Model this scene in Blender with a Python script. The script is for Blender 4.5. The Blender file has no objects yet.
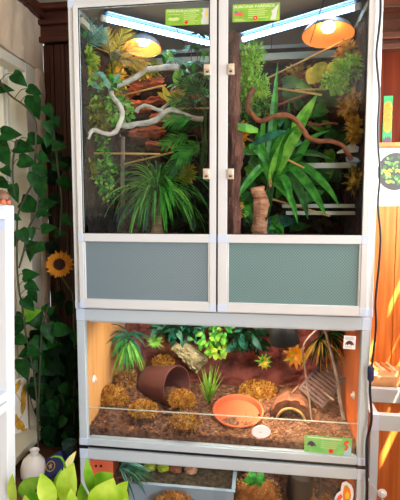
import bpy, math, random
from mathutils import Vector as V, Matrix, noise
random.seed(7)
R = random.random
def U_(a, b): return a + (b - a) * R()
S = bpy.context.scene
COL = S.collection
# ------------------------------------------------------------------ camera
F_PX = 450.0
CAM = V((.7743, -1.776, 1.6368)); YAW, PIT = -.1368, .0895
_f = V((math.sin(YAW), math.cos(YAW), 0)); RT = V((math.cos(YAW), -math.sin(YAW), 0))
FW = _f * math.cos(PIT) - V((0, 0, 1)) * math.sin(PIT)
UP = V((0, 0, 1)) * math.cos(PIT) + _f * math.sin(PIT)
TOC = -FW
cd = bpy.data.cameras.new('camera'); cam = bpy.data.objects.new('camera', cd); COL.objects.link(cam)
cd.sensor_fit = 'VERTICAL'; cd.sensor_height = 36; cd.lens = F_PX / 500 * 36; cd.clip_start = .05
m = Matrix((RT, UP, TOC)).transposed().to_4x4(); m.translation = CAM; cam.matrix_world = m
S.camera = cam
def ray(px, py): return FW + RT * ((px - 200) / F_PX) - UP * ((py - 250) / F_PX)
def at(px, py, Y):
    d = ray(px, py); return CAM + d * ((Y - CAM.y) / d.y)
def atz(px, py, z):
    d = ray(px, py); return CAM + d * ((z - CAM.z) / d.z)
def scale(Y): return (Y - CAM.y) / F_PX      # metres per pixel, about

# ------------------------------------------------------------------ materials
def rgb(r, g, b):
    f = lambda c: (c / 255 / 12.92) if c / 255 <= .04045 else ((c / 255 + .055) / 1.055) ** 2.4
    return (f(r), f(g), f(b), 1)
MATS = {}
def mat(name, c1, c2=None, rough=.5, sc=8, stretch=(1, 1, 1), bump=0, bsc=None, emit=None, metal=0, trans=0, spec=.5, detail=5, lo=.35, hi=.65, rnd=0):
    if name in MATS: return MATS[name]
    mt = bpy.data.materials.new(name); mt.use_nodes = True
    nt = mt.node_tree; N = nt.nodes; L = nt.links
    bs = N['Principled BSDF']; out = N['Material Output']
    bs.inputs['Roughness'].default_value = rough; bs.inputs['Metallic'].default_value = metal
    bs.inputs['Specular IOR Level'].default_value = spec
    col = None
    if c2 is not None or bump:
        tc = N.new('ShaderNodeTexCoord'); mp = N.new('ShaderNodeMapping'); mp.inputs['Scale'].default_value = stretch
        L.new(tc.outputs['Object'], mp.inputs['Vector'])
        nz = N.new('ShaderNodeTexNoise'); nz.inputs['Scale'].default_value = sc; nz.inputs['Detail'].default_value = detail
        L.new(mp.outputs['Vector'], nz.inputs['Vector'])
    if c2 is not None:
        cr = N.new('ShaderNodeValToRGB'); e = cr.color_ramp.elements
        e[0].position = lo; e[0].color = c1; e[1].position = hi; e[1].color = c2
        L.new(nz.outputs['Fac'], cr.inputs['Fac']); L.new(cr.outputs['Color'], bs.inputs['Base Color']); col = cr.outputs['Color']
    else: bs.inputs['Base Color'].default_value = c1
    if bump:
        n2 = nz
        if bsc:
            n2 = N.new('ShaderNodeTexNoise'); n2.inputs['Scale'].default_value = bsc; n2.inputs['Detail'].default_value = 6
            L.new(mp.outputs['Vector'], n2.inputs['Vector'])
        bp = N.new('ShaderNodeBump'); bp.inputs['Strength'].default_value = bump; bp.inputs['Distance'].default_value = .01
        L.new(n2.outputs['Fac'], bp.inputs['Height']); L.new(bp.outputs['Normal'], bs.inputs['Normal'])
    if emit:
        bs.inputs['Emission Color'].default_value = emit[0]; bs.inputs['Emission Strength'].default_value = emit[1]
    if trans:
        tr = N.new('ShaderNodeBsdfTranslucent'); mx = N.new('ShaderNodeMixShader'); mx.inputs[0].default_value = trans
        if col: L.new(col, tr.inputs['Color'])
        else: tr.inputs['Color'].default_value = c1
        L.new(bs.outputs[0], mx.inputs[1]); L.new(tr.outputs[0], mx.inputs[2]); L.new(mx.outputs[0], out.inputs['Surface'])
    MATS[name] = mt; return mt
def glass(name, tint, fac, rough=.0):
    mt = bpy.data.materials.new(name); mt.use_nodes = True; nt = mt.node_tree; N = nt.nodes; L = nt.links
    for n in list(N):
        if n.type == 'BSDF_PRINCIPLED': N.remove(n)
    t = N.new('ShaderNodeBsdfTransparent'); t.inputs[0].default_value = tint
    g = N.new('ShaderNodeBsdfGlossy'); g.inputs['Roughness'].default_value = rough
    x = N.new('ShaderNodeMixShader'); x.inputs[0].default_value = fac
    L.new(t.outputs[0], x.inputs[1]); L.new(g.outputs[0], x.inputs[2]); L.new(x.outputs[0], N['Material Output'].inputs['Surface'])
    MATS[name] = mt; return mt
def leafmat(name, a, b, sc=30, rough=.35, trans=.3, spec=.35): return mat(name, rgb(*a), rgb(*b), rough=rough, sc=sc, trans=trans, detail=2, spec=spec)

# ------------------------------------------------------------------ mesh builder
def basis(d):
    d = V(d).normalized(); a = V((0, 0, 1)) if abs(d.z) < .9 else V((1, 0, 0))
    x = d.cross(a).normalized(); return x, x.cross(d).normalized(), d     # x,y,d
def smooth_path(P, n=6):
    P = [V(p) for p in P]
    if len(P) < 3: return [P[0].lerp(P[-1], i / n) for i in range(n + 1)]
    Q = [P[0] * 2 - P[1]] + P + [P[-1] * 2 - P[-2]]; out = []
    for i in range(1, len(Q) - 2):
        a, b, c, d = Q[i - 1:i + 3]
        for k in range(n):
            t = k / n
            out.append(.5 * (2 * b + (c - a) * t + (2 * a - 5 * b + 4 * c - d) * t * t + (3 * b - a - 3 * c + d) * t ** 3))
    out.append(P[-1]); return out
WLOC = {}
class MB:
    def __init__(s): s.v = []; s.f = []; s.m = []
    def add(s, vs, fs, mi=0):
        o = len(s.v); s.v += [V(v) for v in vs]
        for f in fs: s.f.append([i + o for i in f]); s.m.append(mi)
    def box(s, a, b, mi=0):
        x0, y0, z0 = a; x1, y1, z1 = b
        s.add([(x0, y0, z0), (x1, y0, z0), (x1, y1, z0), (x0, y1, z0), (x0, y0, z1), (x1, y0, z1), (x1, y1, z1), (x0, y1, z1)],
              [(0, 3, 2, 1), (4, 5, 6, 7), (0, 1, 5, 4), (1, 2, 6, 5), (2, 3, 7, 6), (3, 0, 4, 7)], mi); return s
    def obox(s, c, ax, ay, az, h, mi=0):
        c = V(c); vs = []
        for k in (-1, 1):
            for p, q in ((-1, -1), (1, -1), (1, 1), (-1, 1)): vs.append(c + V(ax) * h[0] * p + V(ay) * h[1] * q + V(az) * h[2] * k)
        s.add(vs, [(0, 3, 2, 1), (4, 5, 6, 7), (0, 1, 5, 4), (1, 2, 6, 5), (2, 3, 7, 6), (3, 0, 4, 7)], mi); return s
    def tube(s, P, r, n=8, mi=0, rough=0, cap=True):
        P = [V(p) for p in P]; N = len(P); rr = r if isinstance(r, (list, tuple)) else [r] * N
        if len(rr) != N: rr = [rr[0] + (rr[-1] - rr[0]) * i / (N - 1) for i in range(N)]
        t0 = (P[1] - P[0]).normalized(); x, y, _ = basis(t0); vs = []
        for i in range(N):
            t = (P[min(i + 1, N - 1)] - P[max(i - 1, 0)]).normalized()
            x = (x - t * x.dot(t)).normalized(); y = t.cross(x)
            for k in range(n):
                a = k / n * math.tau; q = rr[i] * (1 + rough * (noise.noise(P[i] * 40 + V((k * 1.7, 0, 0)))))
                vs.append(P[i] + (x * math.cos(a) + y * math.sin(a)) * q)
        fs = [(i * n + k, i * n + (k + 1) % n, (i + 1) * n + (k + 1) % n, (i + 1) * n + k) for i in range(N - 1) for k in range(n)]
        if cap: fs += [tuple(range(n))[::-1], tuple(range((N - 1) * n, N * n))]
        s.add(vs, fs, mi); return s
    def lathe(s, prof, o=(0, 0, 0), axis=(0, 0, 1), n=24, mi=0, sx=1, sy=1):
        x, y, d = basis(axis); o = V(o); vs = []
        for r, z in prof:
            for k in range(n):
                a = k / n * math.tau; vs.append(o + d * z + x * (r * math.cos(a) * sx) + y * (r * math.sin(a) * sy))
        N = len(prof)
        fs = [(i * n + k, (i + 1) * n + k, (i + 1) * n + (k + 1) % n, i * n + (k + 1) % n) for i in range(N - 1) for k in range(n)]
        if prof[0][0] > 1e-5 and s.capends: fs.append(tuple(range(n)))
        if prof[-1][0] > 1e-5 and s.capends: fs.append(tuple(range((N - 1) * n, N * n))[::-1])
        s.add(vs, fs, mi); return s
    capends = True
    def prism(s, pts, o, ax, ay, dep, mi=0):
        o = V(o); ax = V(ax); ay = V(ay); nz = ax.cross(ay).normalized(); n = len(pts)
        a = [o + ax * p[0] + ay * p[1] for p in pts]; b = [p + nz * dep for p in a]
        s.add(a + b, [tuple(range(n))[::-1], tuple(range(n, 2 * n))] + [(i, (i + 1) % n, (i + 1) % n + n, i + n) for i in range(n)], mi); return s
    def disc(s, c, ax, ay, rx, ry=None, dep=.001, n=20, mi=0):
        ry = ry or rx
        return s.prism([(rx * math.cos(k / n * math.tau), ry * math.sin(k / n * math.tau)) for k in range(n)], c, ax, ay, dep, mi)
    SH = {'heart': ([0, .04, .14, .3, .5, .7, .87, 1], [.25, .72, 1, 1, .82, .52, .22, .0]),
          'oval': ([0, .1, .3, .5, .7, .9, 1], [.06, .45, .9, 1, .85, .4, 0]),
          'lance': ([0, .1, .3, .5, .75, 1], [.3, .7, 1, .95, .6, 0]),
          'dia': ([0, .45, 1], [.05, 1, 0]),
          'ovate': ([0, .08, .22, .4, .55, .7, .85, .94, 1], [.2, .5, .82, 1, .98, .8, .45, .2, 0]),
          'petal': ([0, .2, .5, .8, 1], [.4, .8, 1, .7, 0])}
    def leaf(s, b, d, nrm, L, w, kind='heart', mi=0, fold=.25, droop=.3, mi2=None):
        d = V(d).normalized(); nrm = V(nrm); sd = d.cross(nrm)
        if sd.length < 1e-4: sd = basis(d)[0]
        sd.normalize(); nrm = sd.cross(d).normalized(); T, W = s.SH[kind]; vs = []
        for t, q in zip(T, W):
            c = V(b) + d * (L * t) - nrm * (droop * L * t * t * .5); h = w * .5 * q
            up = nrm * (fold * h)
            back = -d * (L * .12 * q) if kind == 'heart' and t < .1 else V((0, 0, 0))
            vs += [c - sd * h + up + back, c, c + sd * h + up + back]
        n = len(T)
        fs = []; 
        for i in range(n - 1):
            fs += [(3 * i, 3 * i + 1, 3 * i + 4, 3 * i + 3), (3 * i + 1, 3 * i + 2, 3 * i + 5, 3 * i + 4)]
        s.add(vs, fs, mi)
        return s
    def ribbon(s, P, w, nrm=None, mi=0, fold=.3, n=5, tip=True, base=.5):
        P = smooth_path(P, n); N = len(P); nrm = V(nrm) if nrm is not None else TOC; vs = []
        for i, p in enumerate(P):
            t = i / (N - 1); tg = (P[min(i + 1, N - 1)] - P[max(i - 1, 0)]).normalized()
            sd = tg.cross(nrm)
            if sd.length < 1e-3: sd = basis(tg)[0]
            sd.normalize(); up = sd.cross(tg)
            q = (base + (1 - base) * min(1, t / .3)) * ((1 - max(0, (t - .45) / .55) ** 1.6) if tip else 1) * w * .5
            vs += [p - sd * q + up * fold * q, p, p + sd * q + up * fold * q]
        fs = []
        for i in range(N - 1): fs += [(3 * i, 3 * i + 1, 3 * i + 4, 3 * i + 3), (3 * i + 1, 3 * i + 2, 3 * i + 5, 3 * i + 4)]
        s.add(vs, fs, mi); return s
    def arch(s, b, d, L, w, droop, mi=0, n=5, fold=.3):
        """a blade leaving b along d and bending down under its weight"""
        b = V(b); d = V(d).normalized(); P = []; p = b.copy(); k = 7
        for i in range(k + 1):
            P.append(p.copy()); p = p + d * (L / k); d = (d + V((0, 0, -droop / k))).normalized()
        h = V((d.x, d.y, 0)); nr = V((0, 0, 1)) + TOC * .6 if h.length < .9 else V((0, 0, 1)) + TOC * .3
        return s.ribbon(P, w, nr, mi, fold, 2)
    def frond(s, b, d, L, ll, n, droop=.5, mi=0, lw=.008, nrm=None, stem=None, ang=55, mstem=0):
        b = V(b); d = V(d).normalized(); P = []; p = b.copy(); k = 10
        for i in range(k + 1):
            P.append(p.copy()); p = p + d * (L / k); d = (d + V((0, 0, -droop / k))).normalized()
        (stem or s).tube(P, [.0022, .0008], 5, mstem)
        nr = V(nrm) if nrm is not None else (TOC + V((0, 0, .5)))
        for i in range(n):
            t = .2 + .8 * (i + .5) / n; j = min(int(t * k), k - 1); q = P[j].lerp(P[j + 1], t * k - j); tg = (P[j + 1] - P[j]).normalized()
            sd = tg.cross(nr).normalized(); l = ll * (.45 + .55 * math.sin(math.pi * (.15 + .8 * t)))
            for sg in (-1, 1):
                a = math.radians(ang * (1 - .45 * t) + U_(-6, 6)); dd = tg * math.cos(a) + sd * sg * math.sin(a)
                s.leaf(q, dd, nr + V((U_(-.3, .3),) * 3), l, lw, 'lance', mi, .3, .35)
        return s
    def blob(s, c, rad, mi=0, amp=.25, fr=3, sub=3, flat=None, seed=0):
        import bmesh
        bm = bmesh.new(); bmesh.ops.create_icosphere(bm, subdivisions=sub, radius=1); c = V(c)
        vs = []
        for v in bm.verts:
            p = v.co.copy(); k = 1 + amp * noise.fractal(p * fr + V((seed * 3.1, 0, 0)), .8, 2, 4)
            q = V((p.x * rad[0], p.y * rad[1], p.z * rad[2])) * k
            if flat is not None and q.z < flat * rad[2]: q.z = flat * rad[2]
            vs.append(c + q)
        bm.verts.index_update()
        fs = [tuple(v.index for v in f.verts) for f in bm.faces]; bm.free(); s.add(vs, fs, mi); return s
    def fuzz(s, c, rad, n, L, w, mis=(0,), kind='dia', out=.8, zmin=-1, droop=.3, shell=(.75, 1.05)):
        c = V(c)
        for _ in range(n):
            while True:
                p = V((U_(-1, 1), U_(-1, 1), U_(-1, 1)))
                if .05 < p.length <= 1 and p.normalized().z > zmin: break
            p = p.normalized(); q = V((p.x * rad[0], p.y * rad[1], p.z * rad[2])) * U_(*shell)
            d = p * out + V((U_(-1, 1), U_(-1, 1), U_(-1, 1))) * .7
            nr = V((U_(-1, 1), U_(-1, 1), U_(-1, 1))) + TOC * .6 + V((0, 0, .6))
            s.leaf(c + q, d, nr, L * U_(.7, 1.3), w * U_(.7, 1.3), kind, random.choice(mis), .25, droop)
        return s
    def text(s, txt, o, ax, ay, h, mi, width=None):
        cu = bpy.data.curves.new('t', 'FONT'); cu.body = txt; cu.size = 1; ob = bpy.data.objects.new('t', cu); COL.objects.link(ob)
        dg = bpy.context.evaluated_depsgraph_get(); me = ob.evaluated_get(dg).to_mesh()
        vs = [v.co.copy() for v in me.vertices]; fs = [tuple(p.vertices) for p in me.polygons]
        ob.evaluated_get(dg).to_mesh_clear(); bpy.data.objects.remove(ob); bpy.data.curves.remove(cu)
        mx = max(v.x for v in vs); kx = (width / mx) if width else h
        s.add([V(o) + V(ax) * v.x * kx + V(ay) * v.y * h for v in vs], fs, mi); return s
    def build(s, name, mats, parent=None, bevel=0, smooth=True, ang=35):
        lo = V([min(v[i] for v in s.v) for i in range(3)]); hi = V([max(v[i] for v in s.v) for i in range(3)])
        o = V(((lo.x + hi.x) / 2, (lo.y + hi.y) / 2, lo.z))
        me = bpy.data.meshes.new(name); me.from_pydata([v - o for v in s.v], [], s.f)
        for mt in (mats if isinstance(mats, (list, tuple)) else [mats]): me.materials.append(mt if not isinstance(mt, str) else MATS[mt])
        me.polygons.foreach_set('material_index', s.m)
        if smooth:
            me.polygons.foreach_set('use_smooth', [True] * len(s.f)); me.set_sharp_from_angle(angle=math.radians(ang))
        me.update()
        ob = bpy.data.objects.new(name, me); COL.objects.link(ob); WLOC[ob] = o
        if parent: ob.parent = parent; ob.location = o - WLOC[parent]
        else: ob.location = o
        if bevel:
            b = ob.modifiers.new('bevel', 'BEVEL'); b.width = bevel; b.segments = 2; b.limit_method = 'ANGLE'
        return ob
def tag(o, label, cat, group=None, kind=None):
    o['label'] = label; o['category'] = cat
    if group: o['group'] = group
    if kind: o['kind'] = kind
    return o
def thing(name, label, cat, loc, group=None):
    o = bpy.data.objects.new(name, None); o.empty_display_size = .05; COL.objects.link(o); o.location = V(loc); WLOC[o] = V(loc)
    return tag(o, label, cat, group)
def structure(o): o['kind'] = 'structure'; return o
def copy_thing(o, loc):
    c = o.copy(); COL.objects.link(c); c.location = V(loc); WLOC[c] = V(loc)
    for k in list(o.children):
        d = k.copy(); COL.objects.link(d); d.parent = c; WLOC[d] = V(loc) + k.location
        for g in list(k.children):
            e = g.copy(); COL.objects.link(e); e.parent = d
    return c

# ------------------------------------------------------------------ palette
mat('white_metal', rgb(206, 211, 216), rough=.35, spec=.5)
mat('pale_metal', rgb(186, 200, 210), rough=.35)
mat('corner_plastic', rgb(196, 212, 236), rough=.4)
mat('seal', rgb(30, 32, 34), rough=.7)
mat('plaster', rgb(206, 186, 160), rgb(226, 210, 186), rough=.9, sc=5, stretch=(1, 1, .5), bump=1.0, bsc=9)
mat('window_paint', rgb(226, 220, 200), rough=.5)
mat('blind', rgb(214, 206, 184), rgb(226, 220, 200), rough=.85, emit=((1, .93, .78, 1), .28), sc=4, stretch=(1, 12, .3))  # faint emission stands in for daylight through the blind
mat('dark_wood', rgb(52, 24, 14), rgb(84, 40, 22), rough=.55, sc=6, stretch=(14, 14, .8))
mat('dark_beam', rgb(56, 26, 15), rgb(92, 42, 22), rough=.5, sc=6, stretch=(.8, 14, 14))
mat('pine', rgb(200, 104, 36), rgb(222, 136, 60), rough=.5, sc=5, stretch=(9, 9, .5))
mat('pine_shaded', rgb(74, 22, 4), rgb(94, 34, 8), rough=.7, spec=.15, sc=5, stretch=(9, 9, .5))  # board colour darkened for the weak light high on the wall
mat('ceiling_paint', rgb(226, 214, 196), rough=.9)
mat('floor_wood', rgb(120, 86, 56), rgb(140, 104, 70), rough=.5, sc=6, stretch=(1, 10, 1))
mat('beech', rgb(220, 160, 98), rgb(234, 178, 116), rough=.5, sc=7, stretch=(4, 4, .6))
mat('orange_board', rgb(196, 88, 22), rgb(210, 104, 34), rough=.45, sc=5, stretch=(4, 4, .6))
mat('shelf_wood', rgb(206, 150, 96), rgb(222, 172, 120), rough=.6, sc=6, stretch=(1, 8, 8))
mat('crate_wood', rgb(226, 190, 146), rgb(236, 206, 166), rough=.7, sc=6)
mat('grey_ceiling', rgb(176, 164, 164), rough=.7)
mat('inner_rail', rgb(186, 172, 152), rough=.5)
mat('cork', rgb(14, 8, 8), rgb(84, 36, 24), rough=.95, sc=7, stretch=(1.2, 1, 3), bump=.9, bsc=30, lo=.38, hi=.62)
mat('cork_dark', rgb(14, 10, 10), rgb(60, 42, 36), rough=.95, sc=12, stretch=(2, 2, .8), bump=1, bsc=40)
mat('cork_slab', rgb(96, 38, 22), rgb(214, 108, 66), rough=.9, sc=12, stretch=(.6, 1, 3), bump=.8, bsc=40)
mat('bark_brown', rgb(66, 38, 34), rgb(122, 78, 66), rough=.95, sc=16, stretch=(2, 2, .6), bump=1, bsc=50)
mat('soil', rgb(26, 16, 12), rgb(62, 40, 28), rough=1, sc=60, bump=1)
mat('driftwood', rgb(176, 160, 150), rgb(220, 212, 206), rough=.7, sc=25, bump=.4)
mat('brown_vine', rgb(96, 48, 30), rgb(150, 84, 52), rough=.7, sc=25, bump=.5)
mat('bamboo', rgb(176, 132, 70), rgb(206, 166, 100), rough=.5, sc=20)
mat('trunk', rgb(120, 84, 54), rgb(172, 130, 92), rough=.8, sc=40, stretch=(.5, .5, 3), bump=.6)
mat('cane', rgb(140, 86, 64), rgb(196, 140, 110), rough=.85, sc=30, stretch=(.6, .6, 2.5), bump=.8)
mat('stem', rgb(58, 84, 34), rough=.5)
mat('dark_stem', rgb(46, 52, 26), rough=.6)
leafmat('leaf_deep', (14, 66, 22), (36, 112, 40))
leafmat('leaf_mid', (30, 112, 34), (76, 168, 54))
leafmat('leaf_fresh', (80, 158, 44), (148, 208, 80))
leafmat('leaf_bright', (120, 178, 60), (176, 216, 104))
leafmat('leaf_lime', (150, 196, 40), (204, 230, 96), sc=14, trans=.4)
leafmat('leaf_lime_dark', (84, 156, 24), (150, 200, 60), sc=14, trans=.4)
leafmat('leaf_cream', (232, 226, 150), (240, 236, 190), sc=14)
leafmat('leaf_blue', (70, 128, 110), (130, 184, 168))
leafmat('leaf_teal', (20, 84, 70), (52, 128, 104))
leafmat('leaf_vine', (10, 54, 14), (24, 84, 28), rough=.45, trans=.2, spec=.15)
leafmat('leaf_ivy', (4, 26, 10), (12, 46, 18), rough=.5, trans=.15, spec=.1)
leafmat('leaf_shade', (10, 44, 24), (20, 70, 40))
mat('pale_grey', rgb(200, 198, 188), rough=.5)
leafmat('leaf_yellow', (196, 170, 40), (226, 204, 70))
leafmat('leaf_ochre', (176, 130, 34), (212, 170, 60))
leafmat('leaf_orange', (226, 138, 12), (246, 176, 36))
leafmat('moss_olive', (84, 84, 24), (128, 122, 44), rough=.9)
leafmat('moss_gold', (172, 120, 42), (228, 178, 84), rough=.95)
leafmat('moss_rust', (130, 76, 34), (178, 116, 58), rough=.95)
leafmat('moss_green', (110, 134, 30), (170, 178, 54), rough=.9)
mat('rock_red', rgb(96, 42, 38), rgb(164, 88, 78), rough=.95, sc=9, bump=1, bsc=28)
mat('lichen', rgb(128, 116, 88), rgb(194, 180, 140), rough=.95, sc=22, bump=1, bsc=40)
mat('substrate', rgb(70, 42, 32), rgb(138, 96, 76), rough=1, sc=55, bump=1, bsc=90)
mat('chip', rgb(100, 66, 48), rgb(172, 132, 106), rough=.9, sc=30)
mat('terracotta', rgb(214, 96, 60), rgb(228, 112, 74), rough=.75, sc=6)
mat('brown_plastic', rgb(104, 64, 62), rough=.35)
mat('hide_bark', rgb(78, 42, 30), rgb(132, 80, 56), rough=.95, sc=14, bump=1, bsc=40)
mat('hide_rim', rgb(160, 128, 80), rgb(190, 154, 100), rough=.8, sc=20)
mat('black_plastic', rgb(18, 20, 24), rough=.3)
mat('black_matte', rgb(10, 11, 13), rough=.6, spec=.2)
mat('black_rubber', rgb(22, 26, 34), rough=.45)
mat('white_plastic', rgb(232, 236, 240), rough=.4)
mat('paper', rgb(236, 240, 246), rough=.8)
mat('card_green', rgb(112, 168, 40), rgb(150, 194, 66), rough=.6, sc=20)
mat('card_green_pale', rgb(108, 196, 100), rgb(160, 216, 120), rough=.6, sc=20)
mat('ink_white', rgb(232, 240, 224), rough=.6)
mat('ink_line', rgb(190, 214, 140), rough=.6)
mat('ink_grey', rgb(200, 206, 200), rough=.6)
mat('ink_red', rgb(232, 38, 30), rough=.5)
mat('ink_blue', rgb(70, 120, 176), rough=.5)
mat('ink_dark', rgb(74, 58, 84), rough=.6)
mat('ink_brown', rgb(84, 40, 44), rough=.6)
mat('print_leaf', rgb(96, 150, 84), rgb(140, 184, 110), rough=.7)
mat('print_leaf_dark', rgb(60, 112, 66), rough=.7)
mat('ink_orange', rgb(244, 132, 30), rough=.6)
mat('ink_coral', rgb(240, 96, 72), rough=.6)
mat('ink_yellow', rgb(240, 200, 60), rough=.6)
mat('ink_sky', rgb(170, 214, 230), rough=.6)
mat('picture_green', rgb(24, 150, 84), rgb(40, 172, 100), rough=.6, sc=14)
mat('latch', rgb(206, 196, 178), rough=.35, metal=.3)
mat('brass_dark', rgb(110, 84, 50), rough=.4, metal=.5)
mat('tube_glow', rgb(240, 246, 255), emit=((.55, .80, 1, 1), 22))
mat('bulb_glow', rgb(255, 240, 220), emit=((1, .76, .46, 1), 26))
mat('bulb_dim', rgb(255, 230, 200), emit=((1, .7, .4, 1), 6))
mat('lamp_inner', rgb(240, 140, 72), rough=.45)
mat('lamp_outer', rgb(96, 92, 92), rough=.4)
mat('bulb_hot', rgb(255, 240, 220), emit=((1, .74, .44, 1), 60))
mat('tube_halo_blue', rgb(44, 78, 116), rough=.4)
mat('photo_ground', rgb(70, 70, 78), rough=.7)
mat('lamp_white', rgb(225, 220, 215), rough=.4)
mat('ceramic', rgb(226, 222, 216), rgb(236, 232, 228), rough=.3, sc=8)
mat('navy', rgb(22, 34, 84), rough=.45)
mat('gold', rgb(190, 150, 60), rough=.4)
mat('teal_dark', rgb(16, 52, 48), rgb(60, 100, 92), rough=.6, sc=30)
mat('cream_board', rgb(226, 220, 206), rough=.7)
mat('dry_leaf', rgb(170, 120, 30), rgb(220, 170, 50), rough=.8, sc=30)
mat('seed', rgb(40, 22, 14), rgb(70, 40, 24), rough=.95, sc=90, bump=1)
mat('petal', rgb(216, 130, 14), rgb(240, 172, 36), rough=.7, sc=30, trans=.2)
mat('shell', rgb(60, 42, 38), rgb(120, 84, 62), rough=.6, sc=40)
mat('clear_tub', rgb(150, 170, 186), rough=.25)
mat('tub_soil', rgb(40, 34, 28), rgb(88, 74, 54), rough=1, sc=40, bump=1)
mat('table_wood', rgb(70, 42, 26), rgb(96, 60, 38), rough=.5, sc=6, stretch=(1, 8, 8))
mat('pot_clay', rgb(176, 92, 60), rough=.8)
mat('slate_slats', rgb(58, 42, 50), rgb(88, 66, 74), rough=.6, sc=20)
mat('pale_stick', rgb(112, 92, 82), rgb(156, 138, 126), rough=.8, sc=30)
glass('door_glass', (.93, .97, .97, 1), .018)
glass('tank_glass', (.97, .98, .98, 1), .014)
mat('glass_edge', rgb(196, 206, 200), rough=.2)
# woven vent mesh
def mesh_mat(name, a, b):
    mt = bpy.data.materials.new(name); mt.use_nodes = True; nt = mt.node_tree; N = nt.nodes; L = nt.links; bs = N['Principled BSDF']
    tc = N.new('ShaderNodeTexCoord'); ck = N.new('ShaderNodeTexChecker'); ck.inputs['Scale'].default_value = 170
    ck.inputs['Color1'].default_value = rgb(*a); ck.inputs['Color2'].default_value = rgb(*b)
    L.new(tc.outputs['Object'], ck.inputs['Vector']); L.new(ck.outputs['Color'], bs.inputs['Base Color'])
    bs.inputs['Roughness'].default_value = .5; MATS[name] = mt
mesh_mat('vent_mesh', (98, 118, 128), (120, 139, 149))
mesh_mat('vent_mesh_teal', (86, 117, 120), (107, 138, 140))
#BODY
# ------------------------------------------------------------------ room
XL, YB, XR, ZC = -.441, .66, 1.8, 2.73
def st(name, mb, mats, **k): return structure(mb.build(name, mats, **k))
st('floor', MB().box((XL - .3, -3.6, -.05), (XR + 2.2, YB + .1, 0)), 'floor_wood')
st('ceiling', MB().box((XL - .3, -3.6, ZC), (XR + .2, YB + .2, ZC + .05)), 'ceiling_paint')
# left wall: rough plaster round a deep window recess
b = MB()
WY0, WY1, WZ0, WZ1 = -.75, .56, .42, 2.39
b.box((XL - .3, WY1, 0), (XL, YB, ZC)); b.box((XL - .3, -3.6, 0), (XL, WY0, ZC))
b.box((XL - .3, WY0, WZ1), (XL, WY1, ZC)); b.box((XL - .3, WY0, 0), (XL, WY1, WZ0))
def rough_face(b, y0, y1, z0, z1, x, amp, sx, n=(20, 40)):
    vs = []
    for i in range(n[0] + 1):
        for j in range(n[1] + 1):
            y = y0 + (y1 - y0) * i / n[0]; z = z0 + (z1 - z0) * j / n[1]
            e = min(1, 6 * min(i / n[0], 1 - i / n[0]) + .1)
            vs.append((x + .002 + amp * e * (.5 + noise.fractal(V((y * 9, z * 6, 2)), .8, 2, 4) * .5), y, z))
    W = n[1] + 1
    b.add(vs, [(i * W + j, (i + 1) * W + j, (i + 1) * W + j + 1, i * W + j + 1) for i in range(n[0]) for j in range(n[1])])
rough_face(b, -.9, YB, WZ1, ZC, XL, .03, 9, (60, 24))
rough_face(b, WY1, YB, 0, WZ1, XL, .022, 9, (8, 90))
st('wall_left', b, 'plaster')
w = MB()   # white window frame, panelled reveal and mullions, set back in the recess
xw = XL - .10
w.box((xw - .03, WY1 - .10, WZ0), (XL + .004, WY1, WZ1)); w.box((xw - .03, WY0, WZ0), (XL + .004, WY0 + .05, WZ1))
w.box((xw - .03, WY0, WZ1 - .05), (XL + .002, WY1, WZ1)); w.box((xw - .03, WY0, WZ0), (XL + .06, WY1, WZ0 + .03))
for y in (.36, .395, .18, -.1, -.4): w.box((xw - .02, y, WZ0), (xw + .035, y + .022, WZ1))
win = st('window_1', w, 'window_paint', bevel=.003)
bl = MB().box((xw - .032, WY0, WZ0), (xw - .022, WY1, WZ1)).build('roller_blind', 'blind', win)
# back wall: boards coloured dark for the shade behind and left of the cabinet, pine boards on the right
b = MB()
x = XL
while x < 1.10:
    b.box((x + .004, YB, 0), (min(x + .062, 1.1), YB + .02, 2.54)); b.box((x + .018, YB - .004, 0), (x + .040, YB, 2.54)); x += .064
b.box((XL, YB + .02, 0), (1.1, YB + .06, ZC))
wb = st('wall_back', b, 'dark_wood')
def boards(z0, z1):
    b = MB(); x = 1.1
    while x < XR: b.box((x + .0015, YB - .002, z0), (min(x + .118, XR), YB + .02, z1)); x += .12
    b.box((1.1, YB + .02, z0), (XR, YB + .06, z1)); return b
b = boards(0, 1.955); b.box((1.1, YB - .012, 1.955), (XR, YB + .02, 1.975))
st('wall_back_upper', boards(1.975, 2.42), 'pine_shaded')
st('wall_back_right', b, 'pine')
b = MB(); b.box((1.1, YB - .02, 2.42), (XR, YB + .06, ZC)); b.box((1.1, YB - .05, 2.42), (XR, YB - .02, 2.45)); b.box((1.1, YB - .05, 2.47), (XR, YB - .02, 2.505)); b.box((1.1, YB - .09, 2.60), (XR, YB - .02, 2.64))
st('trim_2', b, 'dark_beam', bevel=.004)
b = MB()   # stepped cornice
b.box((XL, YB - .03, 2.55), (1.1, YB + .02, ZC)); b.box((XL, YB - .05, 2.54), (1.1, YB - .03, 2.57)); b.box((XL, YB - .06, 2.63), (1.1, YB - .03, 2.655)); b.box((XL, YB - .08, 2.70), (1.1, YB - .03, ZC))
b.box((XL, -3.6, 2.67), (XL + .035, YB - .03, ZC)); b.box((XL, -3.6, 2.66), (XL + .05, YB - .05, 2.68))
st('trim_1', b, 'dark_beam', bevel=.004)
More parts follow.
